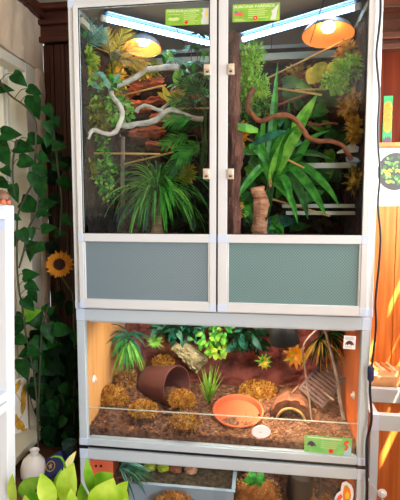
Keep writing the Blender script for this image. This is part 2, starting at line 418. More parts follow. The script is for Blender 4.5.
# right wall with the sunny window (out of frame)
b = MB(); RY0, RY1, RZ0, RZ1 = -.5, .45, 1.45, 2.45
b.box((XR, -1.6, 0), (XR + .1, RY0, ZC)); b.box((XR, RY1, 0), (XR + .1, YB + .06, ZC)); b.box((XR, RY0, 0), (XR + .1, RY1, RZ0)); b.box((XR, RY0, RZ1), (XR + .1, RY1, ZC))
st('wall_right', b, 'plaster')
w = MB()
for z in (RZ0, 1.585, 1.80, 1.95, 2.06, 2.27, RZ1 - .03): w.box((XR + .02, RY0, z), (XR + .06, RY1, z + .035))
for y in (RY0, -.08, RY1 - .03): w.box((XR + .02, y, RZ0), (XR + .06, y + .03, RZ1))
st('window_2', w, 'window_paint')

# rear wall of the room, unseen, added dark to cut haze in the glass
st('wall_rear', MB().box((-.8, -3.7, 0), (1.9, -3.6, ZC)), 'dark_wood')
# ------------------------------------------------------------------ upper cabinet
ZU0, ZU1 = 1.2237, 2.464
t = up_cab = thing('vivarium_cabinet', 'tall white vivarium with two glass doors over mesh panels, top of the stack', 'vivarium', (.6, .3, ZU0))
b = MB()
for x0 in (0, 1.172):
    for y0 in (0, .572): b.box((x0, y0, ZU0 + .03), (x0 + .028, y0 + .028, ZU1 - .028))
for y0 in (0, .572):
    b.box((.028, y0, ZU1 - .028), (1.172, y0 + .028, ZU1)); b.box((.028, y0, ZU0), (1.172, y0 + .028, ZU0 + .028))
for x0 in (0, 1.172):
    b.box((x0, .028, ZU1 - .028), (x0 + .028, .572, ZU1)); b.box((x0, .028, ZU0), (x0 + .028, .572, ZU0 + .028))
b.build('frame', 'white_metal', t, bevel=.002)
for x0 in (0, 1.172):
    for y0 in (0, .572):
        for z0, z1 in ((ZU1 - .03, ZU1 + .001), (ZU0 - .001, ZU0 + .031)):
            MB().box((x0 - .001, y0 - .001, z0), (x0 + .029, y0 + .029, z1)).build('corner_block', 'corner_plastic', t, bevel=.002)
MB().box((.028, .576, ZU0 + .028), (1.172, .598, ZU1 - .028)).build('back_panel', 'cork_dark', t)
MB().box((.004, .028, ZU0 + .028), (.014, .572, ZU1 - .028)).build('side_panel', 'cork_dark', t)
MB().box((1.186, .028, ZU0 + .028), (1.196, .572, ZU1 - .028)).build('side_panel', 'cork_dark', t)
MB().box((.028, .028, ZU1 - .012), (1.172, .572, ZU1 - .004)).build('top_panel', 'grey_ceiling', t)
MB().box((.028, .028, 1.485), (1.172, .572, 1.495)).build('base_tray', 'seal', t)
b = MB(); b.box((.03, .555, 2.375), (1.17, .575, 2.41)); b.box((.03, .03, 2.385), (.05, .555, 2.41)); b.box((1.15, .03, 2.385), (1.17, .555, 2.41))
b.build('inner_rail', 'inner_rail', t, bevel=.002)
ZG, ZM1, ZM0, ZD0, ZD1 = 1.540, 1.507, 1.270, 1.232, 2.434
def door(x0, x1, sl, sr, vent):
    d = MB()
    d.box((x0, -.024, ZD0 + .03), (x0 + sl, -.002, ZD1)); d.box((x1 - sr, -.024, ZD0 + .03), (x1, -.002, ZD1))
    d.box((x0 + sl, -.024, ZD1 - .012), (x1 - sr, -.002, ZD1)); d.box((x0 + sl, -.024, ZM1), (x1 - sr, -.002, ZG)); d.box((x0 + sl, -.024, ZD0), (x1 - sr, -.002, ZM0))
    for xx in (x0 + sl, x1 - sr - .007): d.box((xx, -.020, ZM0), (xx + .007, -.004, ZM1))
    d = d.build('door', 'white_metal', t, bevel=.002)
    for xx, w_ in ((x0, sl), (x1 - sr, sr)):
        for za, zb in ((ZD0, ZD0 + .031), (ZM1, ZG)): MB().box((xx - .0005, -.0245, za), (xx + w_ + .0005, -.0015, zb)).build('corner_block', 'corner_plastic', d, bevel=.0015)
    MB().box((x0 + sl - .002, -.013, ZG - .004), (x1 - sr + .002, -.009, ZD1 - .008)).build('glass_pane', 'door_glass', d)
    g = MB()
    for xx in (x0 + sl, x1 - sr - .003): g.box((xx, -.0215, ZG), (xx + .003, -.0185, ZD1 - .012))
    g.box((x0 + sl, -.0215, ZD1 - .015), (x1 - sr, -.0185, ZD1 - .012)); g.box((x0 + sl, -.0215, ZG), (x1 - sr, -.0185, ZG + .003))
    g.build('gasket', 'seal', d)
    MB().box((x0 + sl + .005, -.013, ZM0 - .002), (x1 - sr - .005, -.010, ZM1 + .002)).build('mesh_panel', vent, d)
    return d
dl = door(.030, .5965, .020, .026, 'vent_mesh'); dr = door(.6035, 1.170, .036, .024, 'vent_mesh_teal')
MB().box((.5968, -.0225, ZD0), (.6032, -.012, ZD1)).build('gap_shade', 'seal', t)  # black strip stands in for the shade in the door gap
for d_, px, py in ((dl, 207.5, 70), (dl, 206.5, 174), (dr, 231, 69.5), (dr, 230.5, 174)):
    p = at(px, py, -.026); b = MB().box((p.x - .013, -.034, p.z - .020), (p.x + .013, -.0245, p.z + .020)); b.box((p.x - .009, -.042, p.z - .002), (p.x + .009, -.034, p.z + .014))
    b.box((p.x - .006, -.040, p.z - .013), (p.x + .006, -.034, p.z - .006), 1); b.build('latch', ['latch', 'brass_dark'], d_, bevel=.002)

# ------------------------------------------------------------------ middle terrarium
Z0, Z1 = .624, 1.2215
t = mid = thing('terrarium', 'wide terrarium with orange wood sides and sliding glass, in the middle of the white stack', 'terrarium', (.6, .3, Z0))
def shell(t, Z0, Z1, top, bot, sidemat, mid_post=True):
    b = MB()
    for x0 in (.004, 1.162):
        b.box((x0, 0, Z0 + bot), (x0 + .034, .03, Z1 - top)); b.box((x0 + (.026 if x0 < .1 else -.0), .55, Z0 + bot), (x0 + .034, .58, Z1 - top))
    b.box((.038, 0, Z1 - top), (1.162, .03, Z1)); b.box((.038, 0, Z0), (1.162, .03, Z0 + bot)); b.box((.038, .55, Z1 - top), (1.162, .58, Z1)); b.box((.038, .55, Z0), (1.162, .58, Z0 + bot))
    for x0 in (.004, 1.162):
        for z0, z1 in ((Z1 - top, Z1), (Z0, Z0 + bot)): b.box((x0, .03, z0), (x0 + .034, .55, z1))
    b.box((.060, .006, Z1 - top - .006), (1.140, .026, Z1 - top)); b.box((.050, .006, Z0 + bot), (1.150, .026, Z0 + bot + .006))
    b.build('frame', 'pale_metal', t, bevel=.002)
    for x0 in (.003, 1.161):
        for y0 in (-.001, .549):
            for za, zb in ((Z1 - top, Z1 + .001), (Z0 - .001, Z0 + bot)): MB().box((x0, y0, za), (x0 + .036, y0 + .032, zb)).build('corner_block', 'corner_plastic', t, bevel=.002)
    MB().box((.020, .030, Z0 + .02), (.034, .55, Z1 - .03)).build('side_panel', sidemat[0], t)
    MB().box((1.166, .030, Z0 + .02), (1.180, .55, Z1 - .03)).build('side_panel', sidemat[1], t)
    MB().box((.038, .582, Z0 + .01), (1.162, .592, Z1 - .01)).build('back_panel', 'dark_wood', t)
    MB().box((.038, .032, Z0 + .008), (1.162, .548, Z0 + .02)).build('base_panel', 'dark_wood', t)
    MB().box((.038, .032, Z1 - .02), (1.162, .548, Z1 - .01)).build('top_panel', 'black_plastic', t)
shell(t, Z0, Z1, .050, .030, ('beech', 'orange_board'))
zs = .80
MB().box((.040, .008, Z0 + .036), (.64, .011, Z1 - .054)).build('sliding_pane', 'tank_glass', t)
MB().box((.585, .014, Z0 + .036), (1.160, .017, Z1 - .054)).build('sliding_pane', 'tank_glass', t)
e0 = at(84, 407, .024); e1 = at(354, 412, .024)
b = MB().box((.040, .022, Z0 + .030), (1.160, .025, e0.z), 0); b.box((.040, .0215, e0.z), (1.160, .0255, e0.z + .003), 1)
b.build('splash_strip', ['tank_glass', 'glass_edge'], t)
for px, py, nx in ((93.5, 379, .034), (345, 395, 1.166)):
    p = at(px, py, .1 if nx < .5 else .12); sg = 1 if nx < .5 else -1
    MB().lathe([(.0, 0), (.017, 0), (.017, .004), (.013, .006), (.007, .007), (.007, .014), (0, .014)], (nx, p.y, p.z), (sg, 0, 0), 16).build('vent_plug', 'white_plastic', t)
# ------------------------------------------------------------------ bottom terrarium
t = low = thing('terrarium', 'lowest terrarium of the white stack, cut off by the picture edge, holding a tub', 'terrarium', (.6, .3, .03))
shell(t, .03, .607, .044, .030, ('orange_board', 'orange_board'))
MB().box((.040, .008, .066), (.64, .011, .557)).build('sliding_pane', 'tank_glass', t)
MB().box((.585, .014, .066), (1.160, .017, .557)).build('sliding_pane', 'tank_glass', t)
for x in (.004, 1.162):
    for y in (0, .55): MB().box((x, y, 0), (x + .034, y + .03, .03)).build('foot', 'black_plastic', t)
for x in (.003, 1.161):
    for y in (.0, .549): MB().box((x, y, .608), (x + .036, y + .03, .623)).build('spacer', 'black_plastic', t)
b = MB()
b.box((.042, .012, .608), (1.158, .03, .623)); b.build('seam_shade', 'black_plastic', t)  # black strip put in for the shade between the two units

# ------------------------------------------------------------------ lamps
def tube_light(a, c, label):
    a, c = V(a), V(c); t = thing('tube_light', label, 'lamp', (a + c) / 2, 'fluorescent tubes under the vivarium roof')
    d = (c - a).normalized(); n = (V((0, 0, 1))).cross(d).normalized()
    MB().obox((a + c) / 2 + V((0, 0, .022)), d, n, (0, 0, 1), ((c - a).length / 2, .016, .006)).build('housing', 'tube_halo_blue', t, bevel=.002)
    MB().tube([a, c], .010, 10).build('tube', 'tube_glow', t)
    b = MB()
    for sg in (-1, 1): b.obox((a + c) / 2 + n * sg * .035 + V((0, 0, .014)), d, (n + V((0, 0, -.25 * sg * sg * 1.0)) * 1).normalized() if sg > 0 else (-n + V((0, 0, -.25))).normalized(), V((0, 0, 1)), ((c - a).length / 2, .022, .0015))
    b.build('halo_wing', 'tube_halo_blue', t)  # wings added for the halo by the tube, its blue put into their colour
    for p, s in ((a, -1), (c, 1)): MB().tube([p - d * s * .012, p + d * s * .008], .013, 10).build('end_cap', 'lamp_white', t)
tube_light((.125, .06, 2.412), (.55, .42, 2.412), 'bluish white tube light in the left half, running down to the right')
tube_light((1.13, .09, 2.412), (.67, .37, 2.412), 'bluish white tube light in the right half, rising to the right')
def dome(px, py, Y, r, label, inner, tilt, bulb='bulb_glow'):
    p = at(px, py, Y); t = thing('dome_lamp', label, 'lamp', p, 'dome lamps under the vivarium roof'); ax = V(tilt).normalized()
    b = MB(); b.capends = False; H = .062
    pr = [(r, 0), (r * .98, .006), (r * .88, .022), (r * .66, .040), (r * .40, .052), (.026, H)]
    b.lathe(pr, p, ax, 32, 0); b.lathe([(q[0] - .002, q[1] - .0015) for q in pr], p, ax, 32, 1)
    b.build('lamp_shade', ['lamp_outer', inner], t)
    MB().lathe([(0, .016), (.022, .019), (.030, .032), (.026, .046), (.014, .056)], p, ax, 20).build('bulb', bulb, t)
    MB().lathe([(.028, .058), (.028, .084), (.0, .084)], p, ax, 16).build('socket', 'black_plastic', t)
    return p
pL = dome(143, 48, .30, .085, 'glowing warm dome lamp hanging near the palm frond in the left half', 'lamp_inner', (.03, .16, 1), 'bulb_hot')
pR = dome(328, 35, .24, .108, 'large orange dome lamp hanging in the right half', 'lamp_inner', (.03, .16, 1))
def cord(name, pts, r, m_, label, group=None, n=6):
    return tag(MB().tube(smooth_path(pts, n), r, 6).build(name, m_), label, 'cord', group)
cord('lamp_cord', [at(128, 17, .2), at(133, 26, .2), at(139, 36, .26)], .0016, 'black_rubber', 'thin dark cord of the left dome lamp')
cord('lamp_cord', [at(176, 26, .2), at(180, 38, .2), at(186, 46, .22)], .0016, 'black_rubber', 'thin dark cord below the green card in the left half')
cord('lamp_cord', [at(273, 21, .2), at(272, 36, .2), at(271, 50, .2)], .0016, 'black_rubber', 'thin dark cord below the green card in the right half')
cord('lamp_cord', [at(324, 0, .1), at(318, 18, .1), at(310, 43, .12)], .0022, 'black_rubber', 'dark cord hanging in front of the orange dome lamp')
# ------------------------------------------------------------------ planting of the upper vivarium
def relief(n, m, fn, mi=0, b=None):
    b = b or MB(); vs = [fn(i / n, j / m) for i in range(n + 1) for j in range(m + 1)]; Wd = m + 1
    b.add(vs, [(i * Wd + j, (i + 1) * Wd + j, (i + 1) * Wd + j + 1, i * Wd + j + 1) for i in range(n) for j in range(m)], mi); return b
def corkback(u, v):
    x = .03 + 1.14 * u; z = 1.495 + .875 * v
    h = noise.fractal(V((x * 5, z * 13, 0)), .9, 2, 5); h2 = noise.noise(V((x * 3.5, z * 9 + 3, 5)))
    return (x, .566 - .045 * abs(h) - .045 * max(0, h2), z)
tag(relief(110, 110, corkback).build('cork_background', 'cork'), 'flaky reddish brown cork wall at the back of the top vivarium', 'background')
def sidebark(x0, sg, ztop):
    def f(u, v):
        y = .035 + .50 * u; z = 1.495 + (ztop - 1.495) * v
        h = noise.fractal(V((y * 12, z * 7, 3 + x0)), .9, 2, 5)
        return (x0 + sg * (.018 + .03 * abs(h)), y, z)
    return relief(50, 90, f)
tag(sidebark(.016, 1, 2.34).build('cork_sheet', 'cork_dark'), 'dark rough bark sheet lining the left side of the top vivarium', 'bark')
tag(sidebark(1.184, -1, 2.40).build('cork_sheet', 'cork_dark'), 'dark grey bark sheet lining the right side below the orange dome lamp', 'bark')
def soilf(u, v):
    x = .03 + 1.14 * u; y = .03 + .51 * v
    return (x, y, 1.512 + .012 * noise.noise(V((x * 14, y * 14, 0))))
tag(relief(50, 30, soilf).build('soil', 'soil'), 'dark potting soil on the floor of the top vivarium', 'soil', kind='stuff')
# standing bark tube by the middle stile
b = MB(); pts = [at(234, 236, .06), at(233, 190, .06), at(236, 150, .06), at(233, 110, .065), at(234, 70, .07), at(233, 34, .08)]
b.tube(smooth_path(pts, 6), [.030, .026], 14, rough=.5)
tag(b.build('bark_tube', 'bark_brown'), 'upright brown bark tube just right of the middle door stile', 'bark')
# cork slabs on the back wall, left half
sl = [(148, 82, 34, 12, 8), (160, 100, 30, 10, -12), (138, 107, 30, 12, 6), (166, 120, 32, 12, 10), (148, 133, 36, 11, -6), (160, 147, 26, 11, 12), (196, 100, 22, 14, -20), (132, 92, 24, 9, -25),
      (108, 62, 26, 16, -48), (118, 96, 22, 10, -38)]
names = ['reddish cork slab behind the upper driftwood arm', 'cork slab just below the upper driftwood arm', 'cork slab between driftwood arms, left of the middle', 'cork slab under the long lower driftwood arm, right end',
         'widest cork slab below the lower driftwood arm', 'lowest cork slab, above the ponytail palm', 'cork slab behind the parlour palm fronds', 'small tilted cork slab by the driftwood fork',
         'pale reddish bark slab under the glowing yellow palm frond', 'tilted bark slab below the yellow moss in the left half']
for (px, py, w_, h_, a), lab in zip(sl, names):
    c = at(px, py, .50); k = scale(.5); ca, sa = math.cos(math.radians(-a)), math.sin(math.radians(-a)); ph = R() * 9
    def f(u, v, back=0):
        X = (u - .5) * w_ * k * (1 + .25 * noise.noise(V((v * 4, ph, 1)))); Z = (v - .5) * h_ * k * (1 + .5 * noise.noise(V((u * 5, ph, 7))))
        y = -.030 * math.cos((v - .5) * 2.6) - .016 * noise.noise(V((u * 7, v * 5, ph))) + back
        return (c.x + X * ca - Z * sa, c.y + y, c.z + X * sa + Z * ca)
    b = relief(18, 10, f); relief(18, 10, lambda u, v: f(u, v, .008), 0, b)
    tag(b.build('cork_slab', 'cork_slab'), lab, 'bark', 'cork slabs on the back of the top vivarium')
# pale driftwood
t = thing('driftwood_branch', 'pale grey forked driftwood branch reaching across the left half of the top vivarium', 'branch', at(120, 135, .2))
def br(name, pts, r, mt, par, Y=None, rough=.35):
    P = [at(p[0], p[1], (p[2] if len(p) > 2 else Y)) for p in pts]
    return MB().tube(smooth_path(P, 7), r, 10, rough=rough).build(name, mt, par)
br('arm', [(111, 88), (118, 85), (127, 82), (136, 77), (147, 70), (158, 68.5), (170, 67), (179, 68)], [.010, .013], 'driftwood', t, .20)
br('arm', [(88, 139), (90, 133), (94, 130), (103, 133), (111, 134), (117, 130), (120, 122), (122, 116), (120, 106), (112, 96, .12), (111, 88, .2)], [.008, .011], 'driftwood', t, .06)
br('arm', [(119, 125), (128, 126), (137, 124), (147, 123), (157, 119), (164, 113), (172, 110), (182, 114), (192, 118), (203, 119)], [.010, .014, .009] and [.012, .011], 'driftwood', t, .18)
br('twig', [(136, 112), (139, 108), (145, 105.5), (151, 107), (158, 110), (166, 112)], [.009, .007], 'driftwood', t, .20)
br('twig', [(160, 114), (163, 108), (168, 104), (174, 101)], [.008, .005], 'driftwood', t, .22)
# sticks
sticks = [((86, 153, .12), (160, 154, .12), 'bamboo stick lying level left of the ponytail palm'), ((120, 165, .3), (174, 152, .3), 'bamboo stick slanting up above the ponytail palm'),
          ((126, 94.5, .42), (166, 85, .42), 'bamboo stick slanting behind the upper driftwood arm'), ((142, 109, .25), (212, 108, .2), 'thin bamboo stick along the lower driftwood arm'),
          ((268, 78, .40), (352, 37, .25), 'long pale stick rising to the orange dome lamp'), ((275, 88, .15), (322, 95, .12), 'short stick crossing the big green blade'),
          ((240, 135, .15), (304, 168, .10), 'tan stick slanting down behind the yucca blades'), ((232, 192, .10), (256, 203, .12), 'short ochre stick low beside the bark tube'), ((268, 198, .15), (330, 216, .08), 'low tan stick slanting right of the yucca trunk'),
          ((295, 90, .2), (356, 88, .2), 'thin stick level behind the bright green bush')]
for a, c, lab in sticks: tag(MB().tube([at(*a), at(*c)], .0042, 7).build('bamboo_stick', 'bamboo'), lab, 'stick', 'sticks laid through the top vivarium')
tag(MB().tube([at(123, 218, .3), at(122.5, 176, .3), at(123, 137, .3)], [.012, .010], 8, rough=.3).build('pale_upright', 'pale_stick'), 'pale upright shape left of the ponytail palm', 'stick')  # pale upright, modelled as a solid tube
# brown twisting vine, right half
t = thing('twisted_vine', 'thick twisted brown liana snaking across the right half', 'branch', at(262, 120, .12))
br('main_stem', [(254, 88), (249, 99), (248, 107), (253, 116), (262, 121), (272, 117), (284, 115), (294, 119), (302, 128), (308, 137), (318, 141), (330, 141), (342, 145), (347, 152), (352, 160)], [.0105, .0085], 'brown_vine', t, .055, .3)
br('side_stem', [(266, 111), (276, 106), (288, 101), (300, 97), (312, 92)], [.006, .004], 'brown_vine', t, .16)
br('side_stem', [(308, 123), (318, 125), (328, 123), (338, 124)], [.007, .004], 'brown_vine', t, .2)
# --- plants
def plant(name, label, loc, group=None): return thing(name, label, 'plant', loc, group)
def cluster(b, c, rad, n, L, w, kind, mis, down=.5, face=.8, fold=.2, droop=.4):
    for _ in range(n):
        p = V((U_(-1, 1), U_(-1, 1), U_(-1, 1)))
        if p.length > 1: p.normalize(); p *= U_(.5, 1)
        q = V(c) + V((p.x * rad[0], p.y * rad[1], p.z * rad[2])); d = V((p.x + U_(-.7, .7), p.y * .5 - .3, p.z * .6 - down + U_(-.5, .5)))
        nr = TOC * face + V((U_(-.7, .7), U_(-.3, .3), U_(0, .9))); s_ = U_(.7, 1.25)
        b.leaf(q, d, nr, L * s_, w * s_, kind, random.choice(mis), fold, droop)
    return b
def px_cluster(b, px, py, Y, rx, ry, dep, n, Lpx, wpx, *a, **k):
    s_ = scale(Y); return cluster(b, at(px, py, Y), (rx * s_, dep, ry * s_), n, Lpx * s_, wpx * s_, *a, **k)
def stems(par, pts_list, r=.003, m_='stem'):
    b = MB()
    for P in pts_list: b.tube(smooth_path([at(*p) for p in P], 4), [r, r * .6], 6)
    return b.build('stem', m_, par)
# palm fronds at the left
t = plant('palm', 'small green palm leaning in at the top left corner of the vivarium', at(84, 50, .1))
b = MB(); s2 = MB()
for a, L in ((95, .11), (75, .12), (115, .10), (50, .11), (30, .10)):
    d = RT * math.cos(math.radians(a)) + UP * math.sin(math.radians(a)); b.frond(at(84, 47, .09), d, L, .055, 12, .2, random.choice((0, 1)), .0042, stem=s2)
s2.tube([at(83, 60, .1), at(84, 47, .09)], .004, 6); b.build('foliage', ['leaf_mid', 'leaf_blue'], t); s2.build('stem', 'stem', t)
t = plant('palm', 'ochre yellow palm frond glowing beside the left dome lamp', at(113, 62, .2))
b = MB(); s2 = MB()
for a, L, q in ((65, .16, .1), (35, .17, .35), (8, .16, .6), (100, .13, .1)):
    d = RT * math.cos(math.radians(a)) + UP * math.sin(math.radians(a)); b.frond(at(111, 60, .17), d, L * .95, .075, 11, q, 0, .0062, stem=s2)
s2.tube([at(113, 84, .3), at(111, 60, .17)], .004, 6); b.build('foliage', ['leaf_ochre', 'moss_gold'], t); s2.build('stem', 'stem', t)
# moss pads
mg = 'moss pads in the top vivarium'
def moss(px, py, Y, rx, ry, mats, label, group=mg, n=260, dep=None, L=7, w=3.2, sub=3, flat=None, zmin=-1, amp=.3, core=None):
    s_ = scale(Y); c = at(px, py, Y); rad = (rx * s_, dep or min(rx, ry) * s_ * .8, ry * s_); b = MB()
    b.blob(c, (rad[0] * .86, rad[1] * .86, rad[2] * .86), 0, amp, 3, sub, flat, px); b.fuzz(c, rad, n, L * s_, w * s_, tuple(range(len(mats))), zmin=zmin if flat is None else flat * .8)
    return tag(b.build('moss_pad', list(mats)), label, 'moss', group)
moss(115, 78, .36, 10, 15, ('leaf_yellow', 'moss_gold', 'moss_green'), 'mustard moss pad hanging beneath the yellow palm frond')
moss(146, 71, .50, 12, 8, ('leaf_yellow', 'moss_green'), 'bright yellow moss pad behind the upper driftwood arm')
moss(89, 62, .10, 6, 12, ('leaf_bright', 'leaf_yellow', 'moss_green'), 'yellow green moss pad high on the left bark sheet')
moss(97, 115, .12, 13, 12, ('moss_olive', 'moss_olive', 'moss_green'), 'dark olive moss pad left of the driftwood fork', n=420)
moss(239, 134, .10, 5, 10, ('leaf_orange', 'moss_gold'), 'orange yellow moss tuft on the standing bark tube', n=140)
moss(347, 55, .2, 7, 10, ('leaf_ochre', 'moss_gold'), 'golden moss tuft just right of the dome lamp', n=160)
moss(351, 105, .12, 9, 10, ('moss_gold', 'moss_rust'), 'rusty moss tuft on the right bark sheet', n=180)
moss(355, 130, .10, 5, 10, ('leaf_ochre', 'moss_gold'), 'ochre moss tuft below the rusty one on the right', n=150)
moss(187, 173, .2, 5, 7, ('leaf_ochre', 'moss_green'), 'yellowish moss tuft left of the lower left door latch', n=120)
moss(90, 172, .12, 6, 9, ('moss_green', 'moss_olive'), 'green moss tuft low on the left bark sheet', n=140)
moss(236, 208, .07, 4, 9, ('leaf_ochre', 'moss_gold'), 'ochre moss tuft low on the standing bark tube', n=120)
moss(300, 78, .5, 14, 9, ('moss_rust', 'moss_gold'), 'rusty gold moss behind the long rising stick', n=200)
moss(355, 180, .12, 5, 9, ('leaf_ochre', 'moss_olive'), 'faint ochre moss low at the right edge', n=100)
# climbing plant with bluish leaves
t = plant('climbing_plant', 'leafy climber with blue green and lime leaves round the driftwood fork', at(105, 120, .12))
b = MB(); px_cluster(b, 104, 92, .12, 20, 24, .04, 95, 7, 3.8, 'oval', (4, 0, 1, 2)); px_cluster(b, 118, 110, .12, 13, 14, .04, 80, 6.5, 4, 'oval', (0, 1, 2))
for x, y, a in ((98, 72, -40), (104, 78, -60), (86, 88, 170), (92, 76, 20), (84, 95, 120), (114, 83, 60), (90, 84, -20)):
    b.leaf(at(x, y, .09), RT * math.cos(math.radians(a)) + UP * math.sin(math.radians(a)), TOC + UP * .4, .052, .024, 'oval', 3, .2, .2)
b.build('foliage', ['leaf_mid', 'leaf_fresh', 'leaf_bright', 'leaf_blue', 'leaf_deep'], t)
stems(t, [[(118, 134, .14), (112, 112, .13), (103, 95, .12), (92, 80, .12)], [(116, 120, .14), (124, 108, .13), (128, 98, .13)], [(103, 95, .12), (92, 96, .1), (86, 104, .1)]])
# trailing creeper
t = plant('creeper', 'creeper of tiny green leaves trailing below the left driftwood tip', at(100, 135, .12))
b = MB(); tr = [[(93, 134), (95, 150), (100, 170), (103, 196)], [(98, 134), (104, 148), (112, 160), (117, 170)], [(91, 136), (92, 155), (97, 175), (99, 188)], [(103, 136), (105, 155), (108, 178), (112, 190)], [(100, 150), (110, 175), (108, 200)]]
tr = [[(x, y, .12 + U_(-.02, .03)) for x, y in q] for q in tr]
for P in tr:
    for q in smooth_path([at(*p) for p in P], 9):
        for _ in range(2): b.leaf(q + V((U_(-.02, .02), U_(-.02, .02), U_(-.01, .01))), V((U_(-1, 1), U_(-.6, .2), U_(-1, .2))), TOC + V((U_(-.6, .6), 0, U_(0, .7))), U_(.016, .024), .012, 'oval', random.choice((0, 0, 1, 2)))
b.build('foliage', ['leaf_mid', 'leaf_deep', 'leaf_fresh'], t); stems(t, tr, .0018)
# ponytail palm
t = plant('ponytail_palm', 'ponytail palm with a tan trunk and a mop of thin arching leaves', at(156, 236, .2))
tp = at(157, 196, .2)
MB().lathe([(.034, 0), (.032, .02), (.024, .05), (.020, .09), (.019, .13), (.018, .17), (.014, .185), (0, .19)], (tp.x, tp.y, 1.505), (0, 0, 1), 18).build('trunk', 'trunk', t)
b = MB(); tb = V((tp.x, tp.y, 1.505 + .19))
for i in range(230):
    a = U_(0, math.tau); e = math.radians(U_(-5, 82)); d = V((math.cos(a) * math.cos(e), math.sin(a) * math.cos(e), math.sin(e)))
    b.arch(tb + V((0, 0, U_(-.02, .03))), d, U_(.16, .34), U_(.006, .011), U_(1.9, 3.6), random.choice((0, 1, 1, 2)), 5, .25)
b.build('foliage', ['leaf_deep', 'leaf_mid', 'leaf_fresh'], t)
# parlour palm
t = plant('palm', 'dark green parlour palm with feathery fronds beside the left door latches', at(198, 180, .25))
b = MB(); s2 = MB(); base = at(200, 178, .25)
for x, y, L, a in ((205, 112, .15, 150), (200, 118, .15, 175), (206, 98, .13, 140), (196, 135, .15, 185), (206, 126, .14, 165), (204, 105, .12, 110), (207, 140, .15, 200), (198, 150, .14, 205), (203, 132, .12, 100), (206, 150, .12, 170), (195, 160, .12, 190)):
    d = RT * math.cos(math.radians(a)) + UP * math.sin(math.radians(a)) - FW * U_(0, .3); p = at(x, y, .2 + U_(-.03, .06)); s2.tube(smooth_path([base, base.lerp(p, .6) + V((.01, 0, 0)), p], 4), .0022, 5)
    b.frond(p, d, L, .075, 13, .55, random.choice((0, 0, 1, 2)), .0055, stem=s2, mstem=0)
b.build('foliage', ['leaf_deep', 'leaf_mid', 'leaf_fresh'], t); s2.build('stem', 'stem', t)
# leafy shrub near the tube light
t = plant('umbrella_plant', 'fresh green umbrella plant growing up past the left tube light', at(195, 110, .25))
b = MB(); s2 = MB(); base = at(198, 112, .3)
for x, y in ((200, 34), (191, 46), (202, 50), (170, 50), (163, 53), (174, 58), (184, 62), (194, 62), (206, 63), (181, 70), (199, 72), (190, 78), (207, 76), (178, 84), (186, 90), (200, 88), (205, 96), (193, 100), (184, 98)):
    p = at(x, y, .24 + U_(-.05, .05)); s2.tube(smooth_path([base, base.lerp(p, .5) + V((U_(-.02, .02), 0, .01)), p], 4), .0018, 5)
    for k in range(random.choice((4, 5, 6))):
        a = U_(0, math.tau); d = V((math.cos(a), -.4 + .5 * math.sin(a), -.35 + .3 * math.sin(a * 2))); b.leaf(p, d, V((0, 0, 1)) + TOC * .8, U_(.036, .055), U_(.017, .024), 'oval', random.choice((0, 1, 1, 2, 3)), .2, .5)
b.build('foliage', ['leaf_deep', 'leaf_mid', 'leaf_fresh', 'leaf_blue'], t); s2.build('stem', 'stem', t)
t = plant('croton', 'croton with upright yellow striped leaves below the upper driftwood arm', at(173, 110, .2))
b = MB()
for x, y, a, L, w_, mi in ((170, 104, 110, 22, 7, 0), (174, 105, 78, 23, 7, 1), (178, 102, 62, 18, 6, 0), (168, 100, 140, 14, 6, 1), (173, 108, 92, 18, 7, 2), (176, 84, 80, 20, 9, 2), (183, 88, 60, 18, 8, 2)):
    d = RT * math.cos(math.radians(a)) + UP * math.sin(math.radians(a)); b.leaf(at(x, y, .19), d, TOC + UP * .3, L * scale(.19), w_ * scale(.19), 'lance', mi, .3, .3)
b.build('foliage', ['leaf_yellow', 'leaf_ochre', 'leaf_fresh'], t); stems(t, [[(174, 118, .2), (173, 104, .19)]])
# --- right half
def bush(name, label, blobs, mats, n, L, w, stem_pts, kind='dia'):
    t = plant(name, label, at(*stem_pts[0])); b = MB()
    for px, py, Y, rx, ry in blobs:
        s_ = scale(Y); b.fuzz(at(px, py, Y), (rx * s_, .045, ry * s_), int(n * rx * ry / 150), L, w, tuple(range(len(mats))), kind, .6, shell=(.15, 1.05))
    b.build('foliage', mats, t); stems(t, [stem_pts], .003); return t
bush('fern', 'pale feathery fern bush behind the upper latch of the right door', [(247, 62, .10, 11, 18), (256, 56, .10, 8, 13), (244, 88, .10, 10, 20), (255, 84, .1, 11, 15), (262, 90, .11, 9, 9)], ['leaf_bright', 'leaf_bright', 'leaf_lime', 'leaf_fresh'], 430, .019, .0075, [(246, 116, .1), (247, 90, .1), (250, 62, .1)])
bush('fern', 'deep green fern growing around the brown liana bend', [(248, 112, .14, 12, 14), (262, 104, .16, 10, 12), (238, 105, .11, 5, 15)], ['leaf_mid', 'leaf_deep', 'leaf_fresh'], 260, .022, .008, [(246, 132, .14), (248, 112, .14), (258, 104, .15)])
bush('bush', 'bright lime bush hanging before the right bark sheet', [(345, 70, .10, 15, 11), (352, 64, .10, 8, 8), (335, 80, .11, 12, 9), (340, 88, .12, 9, 6)], ['leaf_bright', 'leaf_lime', 'leaf_fresh'], 420, .017, .009, [(352, 92, .12), (346, 78, .1), (348, 62, .1)], 'oval')
